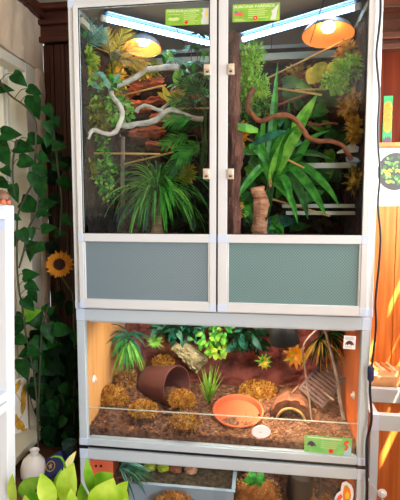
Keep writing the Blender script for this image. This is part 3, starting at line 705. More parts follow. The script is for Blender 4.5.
# big philodendron leaves
t = plant('philodendron', 'dark broad leaved plant filling the middle of the right half', at(290, 180, .35))
b = MB(); s2 = MB(); base = at(290, 215, .35)
for x, y, Lp, a, mi in ((283, 84, 26, 5, 0), (296, 88, 24, -10, 2), (284, 98, 26, 20, 0), (318, 96, 26, -20, 0), (326, 108, 24, 200, 2), (312, 112, 28, -40, 0), (330, 128, 22, 170, 1), (325, 134, 24, -10, 0), (345, 136, 20, 175, 1), (328, 150, 22, -80, 1), (340, 130, 18, -60, 0),
                       (250, 160, 22, -30, 2), (246, 172, 22, 15, 1), (255, 182, 26, 190, 0), (262, 172, 20, -60, 2), (300, 172, 24, -30, 0), (312, 180, 24, 10, 0), (285, 178, 24, -110, 2), (324, 178, 20, 60, 1), (316, 190, 22, -40, 0), (246, 205, 20, 100, 0), (252, 190, 18, 60, 0),
                       (305, 198, 22, 20, 2), (335, 182, 20, 80, 0), (240, 150, 20, -10, 2), (270, 150, 24, -100, 0), (300, 140, 24, -160, 2), (290, 158, 22, -20, 0), (276, 140, 24, 100, 0), (310, 156, 22, -60, 0), (334, 166, 18, 200, 0), (268, 225, 22, 30, 3), (275, 222, 24, 5, 3), (290, 228, 22, 10, 0), (272, 128, 20, 40, 2), (300, 108, 22, 120, 0)):
    Y = .28 + U_(-.08, .12); p = at(x, y, Y); d = RT * math.cos(math.radians(a)) + UP * math.sin(math.radians(a)); nr = TOC + UP * U_(0, .7) + RT * U_(-.5, .5)
    b.leaf(p, d, nr, Lp * scale(Y), Lp * .55 * scale(Y), 'heart', mi, .25, .3); s2.tube(smooth_path([base, base.lerp(p, .5) + V((0, .03, .03)), p], 4), .0022, 5)
b.build('foliage', ['leaf_deep', 'leaf_fresh', 'leaf_mid', 'leaf_teal'], t); s2.build('stem', 'dark_stem', t)
# round yellow green leaves
t = plant('pad_plant', 'plant with large yellow green round leaves under the orange dome lamp', at(316, 95, .35))
b = MB()
for x, y, a, L, w_, mi in ((308, 84, 55, 22, 17, 0), (318, 80, 70, 20, 18, 1), (330, 78, 60, 20, 16, 0), (336, 80, 40, 17, 13, 2)):
    d = RT * math.cos(math.radians(a)) + UP * math.sin(math.radians(a)); b.leaf(at(x, y, .33), d, TOC + UP * .2, L * scale(.33), w_ * scale(.33), 'oval', mi, .12, .3)
b.build('foliage', ['leaf_yellow', 'moss_green', 'leaf_mid'], t); stems(t, [[(320, 104, .37), (318, 90, .35), (316, 82, .33)], [(320, 104, .37), (330, 82, .33)]], .004)
# yucca cane
t = plant('yucca', 'yucca with a knobbly tan cane and long broad blade leaves', at(262, 236, .16))
MB().tube(smooth_path([at(260, 241, .09), at(260, 222, .09), at(261, 205, .09), at(259, 194, .09), at(258, 187, .09)], 5), [.031, .028], 14, rough=.4).build('cane', 'cane', t)
MB().tube(smooth_path([at(263, 212, .15), at(267, 200, .15), at(270, 190, .15), at(271, 178, .15)], 5), [.018, .014], 10, rough=.3).build('cane', 'cane', t)
b = MB(); B = (271, 182)
blades = [([B, (277, 165), (291, 138), (306, 112), (318, 93)], 15, 3), ([B, (271, 150), (274, 110), (278, 61)], 9, 1), ([(270, 184), (262, 160), (262, 132), (266, 110)], 8, 4), ([B, (290, 168), (308, 185), (320, 204), (326, 216)], 9, 4), ([B, (286, 172), (298, 188), (305, 206), (308, 220)], 9, 0),
          ([B, (283, 178), (289, 192), (290, 206)], 8, 1), ([B, (256, 160), (240, 128), (226, 123)], 0, 0), ([B, (300, 166), (326, 186), (340, 207)], 8, 4), ([B, (292, 156), (314, 154), (338, 162)], 8, 0), ([B, (262, 168), (246, 184), (236, 200)], 8, 1),
          ([B, (278, 150), (288, 128), (289, 100)], 10, 0), ([B, (268, 205), (266, 222)], 8, 0), ([B, (265, 160), (252, 146), (250, 150)], 7, 1), ([B, (296, 160), (310, 140), (330, 130)], 8, 1), ([B, (282, 188), (292, 202), (298, 224)], 8, 4), ([B, (276, 160), (282, 140), (300, 124)], 12, 1), ([B, (266, 160), (258, 140), (262, 128)], 8, 4)]
for P, w_, mi in blades:
    if w_: n = len(P); b.ribbon([at(x, y, .15 - .09 * (i / (n - 1)) + U_(-.01, .01)) for i, (x, y) in enumerate(P)], w_ * scale(.12), TOC + UP * .3 + RT * U_(-.5, .5), mi, .35, 5)
b.ribbon([at(254, 144, .08), at(266, 138, .06), at(278, 133, .05), at(288, 131, .05)], .030, TOC, 2, .3, 5); b.ribbon([at(258, 131, .07), at(244, 128, .05), at(227, 124, .04)], .034, TOC, 3, .3, 5)
b.build('foliage', ['leaf_deep', 'leaf_mid', 'leaf_teal', 'leaf_fresh', 'leaf_mid'], t)
# pothos trailing by the cane
t = plant('pothos', 'small pothos with pale stems trailing beside the yucca cane', at(248, 236, .08))
b = MB(); px_cluster(b, 245, 205, .10, 6, 14, .02, 16, 11, 8, 'heart', (0, 1)); px_cluster(b, 274, 228, .10, 9, 6, .02, 8, 11, 8, 'heart', (2, 0)); b.build('foliage', ['leaf_mid', 'leaf_deep', 'leaf_teal'], t)
stems(t, [[(231, 222, .07), (240, 212, .07), (250, 212, .07), (257, 236, .08)], [(250, 190, .09), (252, 205, .08), (257, 236, .08)], [(276, 214, .08), (279, 222, .07), (270, 232, .08), (257, 236, .08)], [(258, 148, .08), (246, 152, .08), (234, 163, .08), (236, 200, .07), (257, 236, .08)]], .002, 'stem')
# feeding dish and pale shapes at the right
t = thing('feeding_dish', 'small clear feeding dish at the end of the brown liana', 'dish', at(352, 161, .10))
b = MB(); b.capends = False; b.lathe([(.022, 0), (.03, .012), (.028, .013), (.02, .003), (0, .003)], at(352, 162, .10), (.2, -.5, 1), 20); b.build('bowl', 'clear_tub', t)

T3 = [at(337, 152, .16), at(367, 150, .10), at(367, 134, .24)]; b = MB(); b.add(T3 + [v - V((0, 0, .006)) for v in T3], [(0, 1, 2), (5, 4, 3), (0, 3, 4, 1), (1, 4, 5, 2), (2, 5, 3, 0)])
tag(b.build('pale_triangle', 'pale_grey', smooth=False), 'grey triangular plate above the end of the brown liana', 'ledge')  # pale triangle, modelled as a solid plate
for px0, py, hh, lab in ((294, 166, 5, 'pale level rail behind the blades, below the brown liana end'), (282, 206, 3.6, 'upper pale rail of the close pair low at the right'), (286, 213, 3.6, 'lower pale rail of the close pair low at the right')):  # pale level bands, modelled as solid boxes
    p = at(px0, py, .19); q = at(366, py + .3, .19); k = hh * scale(.19)
    tag(MB().box((p.x, .182, p.z - k / 2), (1.160, .196, p.z + k / 2)).build('bar', 'pale_grey', bevel=.001), lab, 'bar', 'pale bars in the right half of the top vivarium')
def backdrop(name, label, boxes, n):  # dark foliage added at the back to deepen the shade
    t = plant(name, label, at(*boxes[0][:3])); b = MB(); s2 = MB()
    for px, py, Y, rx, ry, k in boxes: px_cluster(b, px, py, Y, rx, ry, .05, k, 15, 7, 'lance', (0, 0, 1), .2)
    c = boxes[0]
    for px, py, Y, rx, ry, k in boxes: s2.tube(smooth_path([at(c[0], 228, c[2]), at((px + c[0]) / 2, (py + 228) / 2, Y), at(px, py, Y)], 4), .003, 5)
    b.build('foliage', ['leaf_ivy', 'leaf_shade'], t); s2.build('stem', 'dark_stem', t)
backdrop('shade_foliage', 'added dark foliage deepening the shade behind the ponytail palm', [(140, 200, .46, 45, 28, 150), (185, 190, .46, 22, 40, 110), (110, 190, .45, 16, 40, 60), (195, 220, .4, 14, 12, 40)], 0)
backdrop('shade_foliage', 'added dark foliage deepening the shade behind the yucca cane', [(290, 205, .47, 50, 26, 150), (330, 180, .46, 26, 24, 80), (262, 150, .47, 24, 26, 80), (315, 140, .48, 26, 20, 60)], 0)
# ------------------------------------------------------------------ contents of the middle terrarium
def rock(u, v):
    x = .045 + 1.11 * u; z = .66 + .50 * v
    h = noise.fractal(V((x * 6, z * 8, 9)), .9, 2, 5); r_ = abs(noise.noise(V((x * 5, z * 6, 1))))
    return (x, .545 - .05 * h - .05 * r_, z)
tag(relief(120, 60, rock).build('rock_wall', 'rock_red'), 'rough dark red rock wall at the back of the middle terrarium', 'background')
def hump(x, y, cx, cy, r, h): return h * math.exp(-(((x - cx) ** 2 + (y - cy) ** 2) / r ** 2))
def ground(x, y):
    z = .683 + .03 * (y / .5) + hump(x, y, .05, .40, .15, .075) + hump(x, y, .10, .20, .12, .02) + hump(x, y, .95, .40, .16, .03)
    return z + .010 * noise.fractal(V((x * 16, y * 16, 4)), .8, 2, 4)
def gf(u, v):
    x = .039 + 1.122 * u; y = .030 + .50 * v; return (x, y, ground(x, y))
b = relief(140, 64, gf)
relief(140, 3, lambda u, v: (.039 + 1.122 * u, .0285, .646 + (ground(.039 + 1.122 * u, .030) - .646) * v), 0, b)
for i in range(2600):
    x, y = U_(.045, 1.155), .032 + .49 * R() ** 1.4; a = U_(0, 6.3); p = V((x, y, ground(x, y) + .003))
    b.leaf(p, V((math.cos(a), math.sin(a), U_(-.1, .5))), V((U_(-.4, .4), -.5, 1)), U_(.008, .020), U_(.004, .009), 'oval', random.choice((0, 1, 1, 2)), .2, .2)
tag(b.build('substrate', ['substrate', 'chip', 'moss_rust']), 'brown bark chip substrate on the floor of the middle terrarium', 'soil', kind='stuff')
mg2 = 'moss mounds in the middle terrarium'
def mound(px, py, Y, rx, ry, mats, label, n=420, L=3.4, w=1.3):
    n = int(n * 2.2)
    s_ = scale(Y); c = at(px, py, Y); b = MB(); rad = (rx * s_, rx * s_ * .8, ry * s_ * 1.05)
    c.z = max(c.z, ground(c.x, c.y) + rad[2] * .25)
    b.blob(c, [q * .9 for q in rad], 0, .22, 4, 3, -.6, px); b.fuzz(c, rad, n, L * s_, w * s_, tuple(range(len(mats))), zmin=-.45, out=.45, shell=(.88, 1.0))
    return tag(b.build('moss_mound', list(mats)), label, 'moss', mg2)
GM = ('moss_gold', 'moss_gold', 'moss_rust')
mound(113, 398, .22, 15, 12, GM, 'large golden moss mound by the left wall of the middle terrarium', 650)
mound(143, 410, .12, 14, 9, GM, 'golden moss mound in front of the brown flower pot', 520)
mound(182, 400, .20, 13, 9, GM, 'rounded orange moss mound between flower pot and red dish', 560)
mound(186, 421, .06, 16, 8, ('moss_gold', 'chip', 'moss_rust'), 'thin straw moss mound in front near the glass', 420)
mound(128, 386, .36, 12, 9, ('moss_rust', 'chip', 'moss_gold'), 'brownish moss mound behind, left of the flower pot', 380)
mound(258, 391, .42, 18, 9, ('moss_gold', 'moss_gold', 'moss_rust'), 'wide golden moss mound behind the red dish', 620)
mound(163, 362, .50, 11, 5, ('moss_gold', 'moss_rust'), 'moss ledge on the rock wall above the flower pot', 240)
mound(318, 408, .36, 14, 10, ('moss_rust', 'substrate'), 'dark rusty mound to the right of the bark hide', 300)
# brown plastic flower pot lying on its side
c0 = at(177, 384, .30); ax = (RT * .80 + UP * .05 - FW * .62); ax.z = .10; ax = ax.normalized(); Lp = .19; r1, r0 = .100, .078
c0.z = ground(c0.x, c0.y) + r1 * .86; cb = c0 - ax * Lp
t = thing('flower_pot', 'brown plastic flower pot lying half buried on its side', 'pot', (c0 + cb) / 2)
b = MB(); b.capends = False
b.lathe([(0, 0), (r0, 0), (r1 - .006, Lp - .028), (r1 - .002, Lp - .026), (r1, Lp), (r1 - .006, Lp), (r1 - .010, Lp - .02), (r0 - .004, .006), (0, .006)], cb, ax, 36); b.build('pot', 'brown_plastic', t)
b = MB(); b.blob(c0 - ax * .045 - V((0, 0, .045)), (.060, .060, .030), 0, .2, 4, 3, -.5, 3); b.build('soil_fill', 'substrate', t)
# terracotta dish
c = at(238, 405, .215); c.z = ground(c.x, c.y) + .006; r = .116
t = thing('saucer', 'round terracotta saucer set into the bark chips', 'dish', c)
b = MB(); b.capends = False; axd = V((.02, -.24, 1))
b.lathe([(0, 0), (r * .84, 0), (r, .026), (r - .004, .029), (r - .009, .027), (r * .84, .007), (r * .4, .006), (0, .006)], c, axd, 40, 0, 1, 1); b.build('bowl', 'terracotta', t)
for px, py, q in ((259, 415, .006), (246, 408, .003)):
    p = at(px, py, .2); p.z = c.z + .012; b = MB(); b.blob(p, (q, q, q * .7), 0, .3, 3, 2)
    tag(b.build('bark_crumb', 'soil'), 'larger dark crumb at the near right of the terracotta saucer' if q > .004 else 'tiny dark crumb near the middle of the terracotta saucer', 'crumb', 'crumbs in the terracotta saucer')
# half log hide
c = at(291, 420, .20); c.z = ground(c.x, c.y) - .005; fd = (-FW - RT * .25); fd.z = 0; fd.normalize(); sd = V((0, 0, 1)).cross(fd)
t = thing('bark_hide', 'half round bark hide with a dark arched opening, right of the red dish', 'hide', c)
b = MB(); n = 20; Lh = .20; vs = []; K = 14
for j in range(K + 1):
    for i in range(n + 1):
        a = math.pi * i / n; rr = .098 * (1 - .2 * (j / K) ** 2); rz = .100 * (1 - .25 * (j / K) ** 2); k = 1 + .10 * noise.fractal(V((a * 2.5, j * .5, 2)), .8, 2, 4)
        vs.append(c - fd * (Lh * j / K) + sd * (math.cos(a) * rr * k) + V((0, 0, math.sin(a) * rz * k)))
b.add(vs, [(j * (n + 1) + i, j * (n + 1) + i + 1, (j + 1) * (n + 1) + i + 1, (j + 1) * (n + 1) + i) for j in range(K) for i in range(n)])
vs2 = []
for j in range(K + 1):
    for i in range(n + 1):
        a = math.pi * i / n; vs2.append(c - fd * (Lh * j / K) + sd * (math.cos(a) * .056) + V((0, 0, math.sin(a) * .058)))
b.add(vs2, [(j * (n + 1) + i, (j + 1) * (n + 1) + i, (j + 1) * (n + 1) + i + 1, j * (n + 1) + i + 1) for j in range(K) for i in range(n)], 1)
b.add([vs[i] for i in range(n + 1)] + [vs2[i] for i in range(n + 1)], [(i, n + 1 + i, n + 2 + i, i + 1) for i in range(n)])
b.add([vs[K * (n + 1) + i] for i in range(n + 1)] + [c - fd * Lh], [(i, i + 1, n + 1) for i in range(n)])
b.build('bark', ['hide_bark', 'soil'], t)
b = MB(); b.tube([c + fd * .004 + sd * (math.cos(math.pi * i / 24) * .062) + V((0, 0, math.sin(math.pi * i / 24) * .063)) for i in range(25)], .006, 8, rough=.3); b.build('rim', 'hide_rim', t)
# lichen stone slab on the wall
s_ = scale(.5); b = MB()
def slab(u, v, back=0):
    a = math.radians(-42); X = (u - .5) * 36 * s_ * (1 + .3 * noise.noise(V((v * 3, 2, 1)))); Z = (v - .5) * 17 * s_ * (1 + .4 * noise.noise(V((u * 4, 8, 1)))); q = at(189, 355, .46)
    e = (1 - (2 * u - 1) ** 4) * (1 - (2 * v - 1) ** 4)
    return (q.x + X * math.cos(a) - Z * math.sin(a), q.y - .035 * e - .026 * noise.fractal(V((u * 7, v * 5, 3)), .8, 2, 4) + back, q.z + X * math.sin(a) + Z * math.cos(a))
relief(26, 16, slab, 0, b); relief(26, 16, lambda u, v: (slab(u, v)[0], at(189, 355, .49).y, slab(u, v)[2]), 0, b)
tag(b.build('stone', 'lichen'), 'pale lichen covered slab of stone leaning on the red rock wall', 'stone')
# hanging spiky plants
def spiky(name, label, px, py, Y, n, L, w, mats, mis, down, spread=1.0, spanL=(.6, 1.1), dirs=None):
    t = plant(name, label, at(px, py, Y)); p = at(px, py, Y); b = MB()
    for i in range(n):
        a = math.radians(dirs[0] + (dirs[1] - dirs[0]) * R()) if dirs else U_(0, math.tau); d = RT * math.cos(a) * spread + UP * math.sin(a) - FW * U_(-.1, .7)
        b.arch(p + V((U_(-.008, .008),) * 3), d, L * U_(*spanL), w * U_(.7, 1.2), down, random.choice(mis), 5, .3)
    b.build('foliage', mats, t); MB().tube([p, p + V((0, .06, .02))], .007, 8).build('stem', 'dark_stem', t); return t
spiky('spiky_plant', 'blue green tufted plant hanging in the top left corner of the middle terrarium', 127, 336, .34, 70, .13, .0085, ['leaf_teal', 'leaf_mid', 'leaf_fresh'], (0, 0, 1), 1.5, 1, (.5, 1.1), (120, 400))
spiky('spiky_plant', 'bright drooping grass blades below the blue green tuft', 128, 343, .30, 34, .15, .008, ['leaf_mid', 'leaf_fresh', 'leaf_bright'], (0, 0, 1), 1.4, .8, (.6, 1.15), (215, 325))
spiky('spiky_plant', 'dark and gold spiky plant hanging beside the tortoise sticker', 321, 338, .32, 46, .16, .008, ['leaf_ivy', 'leaf_ochre', 'leaf_deep'], (0, 1, 1, 2), 1.3, .8, (.5, 1.05), (195, 345))
spiky('spiky_plant', 'dark spiky plant at the right end behind the gold one', 331, 334, .36, 34, .13, .009, ['leaf_ivy', 'leaf_deep', 'leaf_ochre'], (0, 0, 1), 1.0, .9, (.5, 1.1), (170, 380))
spiky('grass_tuft', 'pale green grass tuft standing left of the terracotta saucer', 209, 402, .26, 90, .15, .0042, ['leaf_bright', 'leaf_lime', 'leaf_fresh'], (0, 1, 2), .5, .55, (.5, 1.3), (55, 125))
def rosette(label, px, py, Y, n, L, w, mats, rings=2):
    t = plant('succulent', label, at(px, py, Y)); p = at(px, py, Y); b = MB()
    for k in range(rings):
        for i in range(n):
            a = math.tau * (i + .5 * k) / n + U_(-.1, .1); d = RT * math.cos(a) + UP * math.sin(a) - FW * (.3 + .5 * k); b.leaf(p, d, TOC + d * -.3, L * (1 - .25 * k) * U_(.85, 1.1), w, 'lance', random.randrange(len(mats)), .3, .4)
    b.build('foliage', mats, t); MB().tube([p, p + V((0, .05, .01))], .006, 8).build('stem', 'dark_stem', t)
rosette('light green rosette plant on the rock wall above the flower pot', 155, 341, .42, 12, .050, .011, ['leaf_fresh', 'leaf_bright'], 3)
rosette('small green rosette plant on the rock wall behind the red dish', 264, 361, .42, 10, .046, .011, ['leaf_fresh', 'leaf_yellow'], 2)
rosette('golden star shaped plant on the wall next to the black lamp', 295, 355, .36, 9, .068, .021, ['leaf_orange', 'leaf_orange', 'leaf_yellow'], 2)
t = plant('hanging_plant', 'trailing yellow green plant hanging at the top of the rock wall, middle', at(215, 342, .42))
b = MB(); px_cluster(b, 218, 350, .42, 11, 4, .03, 44, 6, 4.5, 'oval', (0, 0, 1)); px_cluster(b, 208, 337, .42, 13, 8, .04, 50, 7, 3.6, 'oval', (1, 2, 2)); px_cluster(b, 222, 330, .40, 8, 9, .03, 30, 7, 3.6, 'oval', (2, 1))
b.build('foliage', ['leaf_lime', 'leaf_fresh', 'leaf_mid'], t); stems(t, [[(212, 322, .44), (212, 335, .43), (216, 350, .42)]])
t = plant('hanging_plant', 'dark teal trailing plant along the top of the rock wall', at(180, 330, .44))
b = MB(); px_cluster(b, 178, 329, .44, 26, 8, .03, 90, 11, 5, 'lance', (0, 1)); px_cluster(b, 246, 336, .44, 20, 10, .03, 80, 12, 5, 'lance', (0, 1)); b.build('foliage', ['leaf_ivy', 'leaf_teal'], t)
stems(t, [[(152, 324, .45), (180, 325, .45), (225, 326, .45), (262, 330, .45)]], .003, 'dark_stem')
# black heat lamp, ramp, thin sticks
p = at(284, 336, .22); t = thing('heat_lamp', 'black cylindrical heat lamp hanging above the golden star plant', 'lamp', p)
b = MB(); b.capends = False; axl = V((-.12, -.05, 1)); b.lathe([(.060, -.035), (.066, -.03), (.062, .03), (.045, .10), (.03, .12), (.03, .15)], p, axl, 28); b.lathe([(.055, -.034), (.058, .03), (.04, .09), (0, .10)], p, axl, 28); b.build('lamp_shade', 'black_matte', t)
MB().lathe([(0, .0), (.028, .008), (.034, .03), (.025, .055), (.014, .07)], p, axl, 18).build('bulb', 'bulb_dim', t)
MB().tube([p + V((0, 0, .15)) + V((-.018, -.008, 0)), V((p.x - .02, p.y, 1.20))], .008, 8).build('bracket', 'black_plastic', t)
a0, a1 = at(331, 372, .34), at(312, 396, .27); dn = (a1 - a0).normalized(); sd = dn.cross(TOC + UP * .8).normalized(); t = thing('ramp', 'dark slatted ramp leaning behind the bark hide', 'ramp', a1)
up = sd.cross(dn); b = MB(); Ln = (a1 - a0).length * 1.25
for s2 in (-1, 1): MB().obox((a0 + a1) / 2 + sd * s2 * .062, dn, sd, up, (Ln / 2, .005, .005)).build('bar', 'slate_slats', t)
for i in range(10):
    q = a0 + (a1 - a0) * ((i + .5) / 10 * 1.25 - .125); MB().obox(q, dn, sd, up, (.0055, .060, .004)).build('slat', 'slate_slats', t)
tag(MB().tube(smooth_path([at(316, 330, .20), at(305, 342, .2), at(303, 354, .2), at(306, 375, .2), at(309, 398, .2), at(312, 422, .16)], 6), .0036, 7).build('pale_strand', 'pale_stick'), 'thin pale strand curving down to the chips by the hide', 'cord')  # pale curved line, modelled as a thin tube
tag(MB().tube(smooth_path([at(325, 330, .16), at(331, 352, .16), at(337, 378, .14), at(340, 400, .12), at(344, 420, .10)], 6), [.005, .008], 7, rough=.3).build('branch', 'pale_stick'), 'slender pale strand leaning near the right wall of the middle terrarium', 'branch')  # pale slanting line, modelled as a tapered tube
tag(MB().tube(smooth_path([at(300, 384, .3), at(288, 396, .26), at(268, 410, .24), at(262, 418, .22)][::-1], 5), .004, 7).build('branch', 'bark_brown'), 'thin brown twig lying across to the hide opening', 'branch')
tag(MB().tube([at(324, 393, .26), at(334, 400, .22)], .0045, 7).build('stick', 'pale_stick'), 'short pale stick poking up right of the hide', 'stick')
# things stuck on the glass
def lines(b, o, ax, ay, x0, x1, ys, h, mi, jag=.3):
    for y in ys:
        x2 = x1 - (x1 - x0) * jag * R(); b.add([o + ax * x0 + ay * y, o + ax * x2 + ay * y, o + ax * x2 + ay * (y + h), o + ax * x0 + ay * (y + h)], [(0, 1, 2, 3)], mi)
def card(name, P00, P10, P01, mats, label, cat):
    """flat card with its own axes; returns builder, origin just in front, unit axes, size"""
    o = V(P00); ax = V(P10) - o; ay = V(P01) - o; w_, h_ = ax.length, ay.length; ax.normalize(); ay = (ay - ax * ay.dot(ax)).normalized(); nz = ax.cross(ay)
    b = MB(); b.prism([(0, 0), (w_, 0), (w_, h_), (0, h_)], o, ax, ay, .0012, 0)
    return b, o + nz * .0016, ax, ay, w_, h_, nz
def oval(b, o, ax, ay, cx, cy, rx, ry, mi, n=18, k=.0): b.add([o + ax * (cx + rx * math.cos(i / n * math.tau) * (1 + k * math.sin(i * 2.3))) + ay * (cy + ry * math.sin(i / n * math.tau) * (1 + k * math.cos(i * 1.7))) for i in range(n)], [tuple(range(n))], mi)
def poly(b, o, ax, ay, pts, sx, sy, mi): b.add([o + ax * (x * sx) + ay * (y * sy) for x, y in pts], [tuple(range(len(pts)))], mi)
YG = -.0148
b, o, ax, ay, w_, h_, nz = card('c', at(165.5, 26, YG), at(209, 24.5, YG), at(165, 9.5, YG), None, '', '')
b.text('TRIOCEROS JACKSONII', o + ax * w_ * .03 + ay * h_ * .80, ax, ay, h_ * .17, 1, w_ * .74)
lines(b, o, ax, ay, w_ * .42, w_ * .78, [h_ * k for k in (.70, .58, .46, .34, .22, .10)], h_ * .035, 2)
lines(b, o, ax, ay, w_ * .06, w_ * .36, [h_ * .64], h_ * .03, 2)
poly(b, o, ax, ay, [(.82, .02), (.99, .02), (.99, .97), (.84, .97), (.86, .8), (.82, .7), (.85, .5), (.82, .3)], w_, h_, 3); oval(b, o + nz * .0004, ax, ay, w_ * .93, h_ * .62, w_ * .018, h_ * .2, 4, 12, .2)
poly(b, o + nz * .0003, ax, ay, [(.05, .38), (.1, .5), (.16, .46), (.26, .5), (.33, .42), (.3, .3), (.2, .26), (.1, .3)], w_, h_, 5); oval(b, o + nz * .0004, ax, ay, w_ * .48, h_ * .16, h_ * .12, h_ * .12, 6)
tag(b.build('species_card', ['card_green', 'ink_white', 'ink_line', 'ink_grey', 'ink_yellow', 'ink_line', 'ink_red']), 'green species card with a pale lizard at top of the left glass door', 'card', 'green species cards')
b, o, ax, ay, w_, h_, nz = card('c', at(232.5, 22.5, YG), at(279.5, 20.5, YG), at(232.3, 4.8, YG), None, '', '')
b.text('FURCIFER PARDALIS', o + ax * w_ * .03 + ay * h_ * .78, ax, ay, h_ * .19, 1, w_ * .86)
lines(b, o, ax, ay, w_ * .33, w_ * .78, [h_ * k for k in (.66, .55, .44, .33, .2)], h_ * .035, 2); lines(b, o, ax, ay, w_ * .04, w_ * .28, [h_ * .13, h_ * .06], h_ * .03, 2)
poly(b, o + nz * .0003, ax, ay, [(.80, .04), (.92, .04), (.93, .3), (.95, .6), (.985, .94), (.93, .82), (.86, .62), (.82, .56), (.84, .36)], w_, h_, 3)
poly(b, o + nz * .0003, ax, ay, [(.02, .34), (.08, .36), (.2, .32), (.24, .38), (.2, .5), (.13, .58), (.06, .54)], w_, h_, 5); poly(b, o + nz * .0005, ax, ay, [(.03, .46), (.1, .5), (.13, .6), (.06, .62)], w_, h_, 4)
oval(b, o + nz * .0005, ax, ay, w_ * .485, h_ * .19, h_ * .13, h_ * .13, 6); oval(b, o + nz * .0008, ax, ay, w_ * .485, h_ * .19, h_ * .035, h_ * .035, 1)
tag(b.build('species_card', ['card_green', 'ink_white', 'ink_line', 'ink_grey', 'ink_blue', 'ink_coral', 'ink_red']), 'green species card with a red and blue lizard on the right glass door', 'card', 'green species cards')
YM = .0066
b, o, ax, ay, w_, h_, nz = card('c', at(304, 451.5, YM), at(351, 456, YM), at(304.5, 434.5, YM), None, '', '')
lines(b, o, ax, ay, w_ * .35, w_ * .80, [h_ * k for k in (.82, .68, .56, .44, .32)], h_ * .04, 2); lines(b, o, ax, ay, w_ * .06, w_ * .80, [h_ * .86], h_ * .06, 1, .05)
poly(b, o + nz * .0003, ax, ay, [(.05, .38), (.09, .62), (.15, .68), (.21, .58), (.26, .36), (.2, .42), (.17, .34), (.1, .44)], w_, h_, 3)
oval(b, o + nz * .0004, ax, ay, w_ * .57, h_ * .18, h_ * .13, h_ * .13, 6)
poly(b, o + nz * .0003, ax, ay, [(.84, .04), (.99, .04), (.99, .5), (.92, .62), (.86, .3)], w_, h_, 4); poly(b, o + nz * .0004, ax, ay, [(.82, .72), (.88, .88), (.95, .86), (.94, .74), (.88, .72), (.94, .5), (.9, .3), (.84, .28), (.88, .48)], w_, h_, 5)
tag(b.build('species_card', ['card_green_pale', 'ink_white', 'ink_line', 'ink_dark', 'ink_sky', 'ink_coral', 'ink_red']), 'pale green card with a small dark tortoise on the middle terrarium glass', 'card', 'green species cards')
b, o, ax, ay, w_, h_, nz = card('c', at(343, 348.5, YM), at(355, 349.5, YM), at(343, 335.3, YM), None, '', '')
lines(b, o, ax, ay, w_ * .12, w_ * .88, [h_ * .86, h_ * .78, h_ * .70], h_ * .05, 2, .2); lines(b, o, ax, ay, w_ * .15, w_ * .85, [h_ * .10, h_ * .18], h_ * .04, 2, .2)
poly(b, o + nz * .0003, ax, ay, [(.14, .34), (.2, .48), (.32, .60), (.5, .65), (.68, .60), (.8, .48), (.88, .38), (.84, .28), (.76, .36), (.66, .26), (.58, .36), (.42, .36), (.34, .26), (.26, .38), (.18, .28)], w_, h_, 1)
tag(b.build('tortoise_sticker', ['paper', 'ink_brown', 'ink_grey']), 'white square sticker with a dark tortoise at top right of the middle terrarium', 'sticker')
c = at(261, 431.5, .0065); t = thing('dial', 'white oval dial stuck low on the front glass before the red dish', 'dial', c)
MB().disc(c, RT, V((0, 0, 1)), .039, .027, .004, 28).build('case', 'white_plastic', t, bevel=.001)
MB().disc(c - V((.002, .0046, 0)), RT, V((0, 0, 1)), .004, .003, .002, 12).build('hub', 'ink_grey', t)
# ------------------------------------------------------------------ contents of the bottom terrarium
def g3(x, y): return .24 + .15 * y + .012 * noise.fractal(V((x * 15, y * 15, 8)), .8, 2, 4) + hump(x, y, .82, .38, .20, .04)
b = relief(90, 40, lambda u, v: (.039 + 1.122 * u, .033 + .50 * v, g3(.039 + 1.122 * u, .033 + .50 * v)))
b.fuzz((.6, .3, .33), (.5, .2, .03), 700, .012, .005, (1, 2), zmin=.1)
tag(b.build('substrate', ['substrate', 'chip', 'moss_rust']), 'brown substrate in the lowest terrarium round the tub', 'soil', kind='stuff')
p0 = at(84, 458, .03); x1 = at(110, 458, .03)
b = MB().box((p0.x, .034, .28), (x1.x + .01, .044, .555)); 
for px in (96, 101): q = at(px, 466, .033); b.disc((q.x, .0335, q.z), (1, 0, 0), (0, 0, 1), .006, .006, .0012, 10, 1)
tag(b.build('terracotta_plate', ['terracotta', 'soil']), 'flat terracotta plate with two small holes behind the lime leaves', 'plate')
spiky('artificial_grass', 'blue green artificial grass plant beside the terracotta plate', 122, 466, .10, 60, .17, .007, ['leaf_teal', 'leaf_blue', 'leaf_deep'], (0, 1, 2), .9, 1.2, (.5, 1.1), (-60, 75))
tq = at(183, 476, .28)
t = thing('plastic_tub', 'clear bluish plastic tub filled with dark soil and moss', 'tub', (tq.x, .28, .27))
x0, x1, y0, y1 = at(134, 470, .2).x, at(236, 470, .3).x, .11, .50; zt = .395
b = MB(); w = .006
b.box((x0, y0, .29), (x1, y0 + w, zt)); b.box((x0, y1 - w, .29), (x1, y1, zt)); b.box((x0, y0 + w, .29), (x0 + w, y1 - w, zt)); b.box((x1 - w, y0 + w, .29), (x1, y1 - w, zt))
b.box((x0 - .008, y0 - .008, zt), (x1 + .008, y0 + .01, zt + .007)); b.box((x0 - .008, y1 - .01, zt), (x1 + .008, y1 + .008, zt + .007)); b.box((x0 - .008, y0 + .01, zt), (x0 + .01, y1 - .01, zt + .007)); b.box((x1 - .01, y0 + .01, zt), (x1 + .008, y1 - .01, zt + .007))
b.build('tub', 'clear_tub', t, bevel=.002)
b = relief(30, 20, lambda u, v: (x0 + w + (x1 - x0 - 2 * w) * u, y0 + w + (y1 - y0 - 2 * w) * v, .375 + .02 * noise.fractal(V((u * 8, v * 6, 3)), .8, 2, 4))); b.build('soil_fill', 'tub_soil', t)
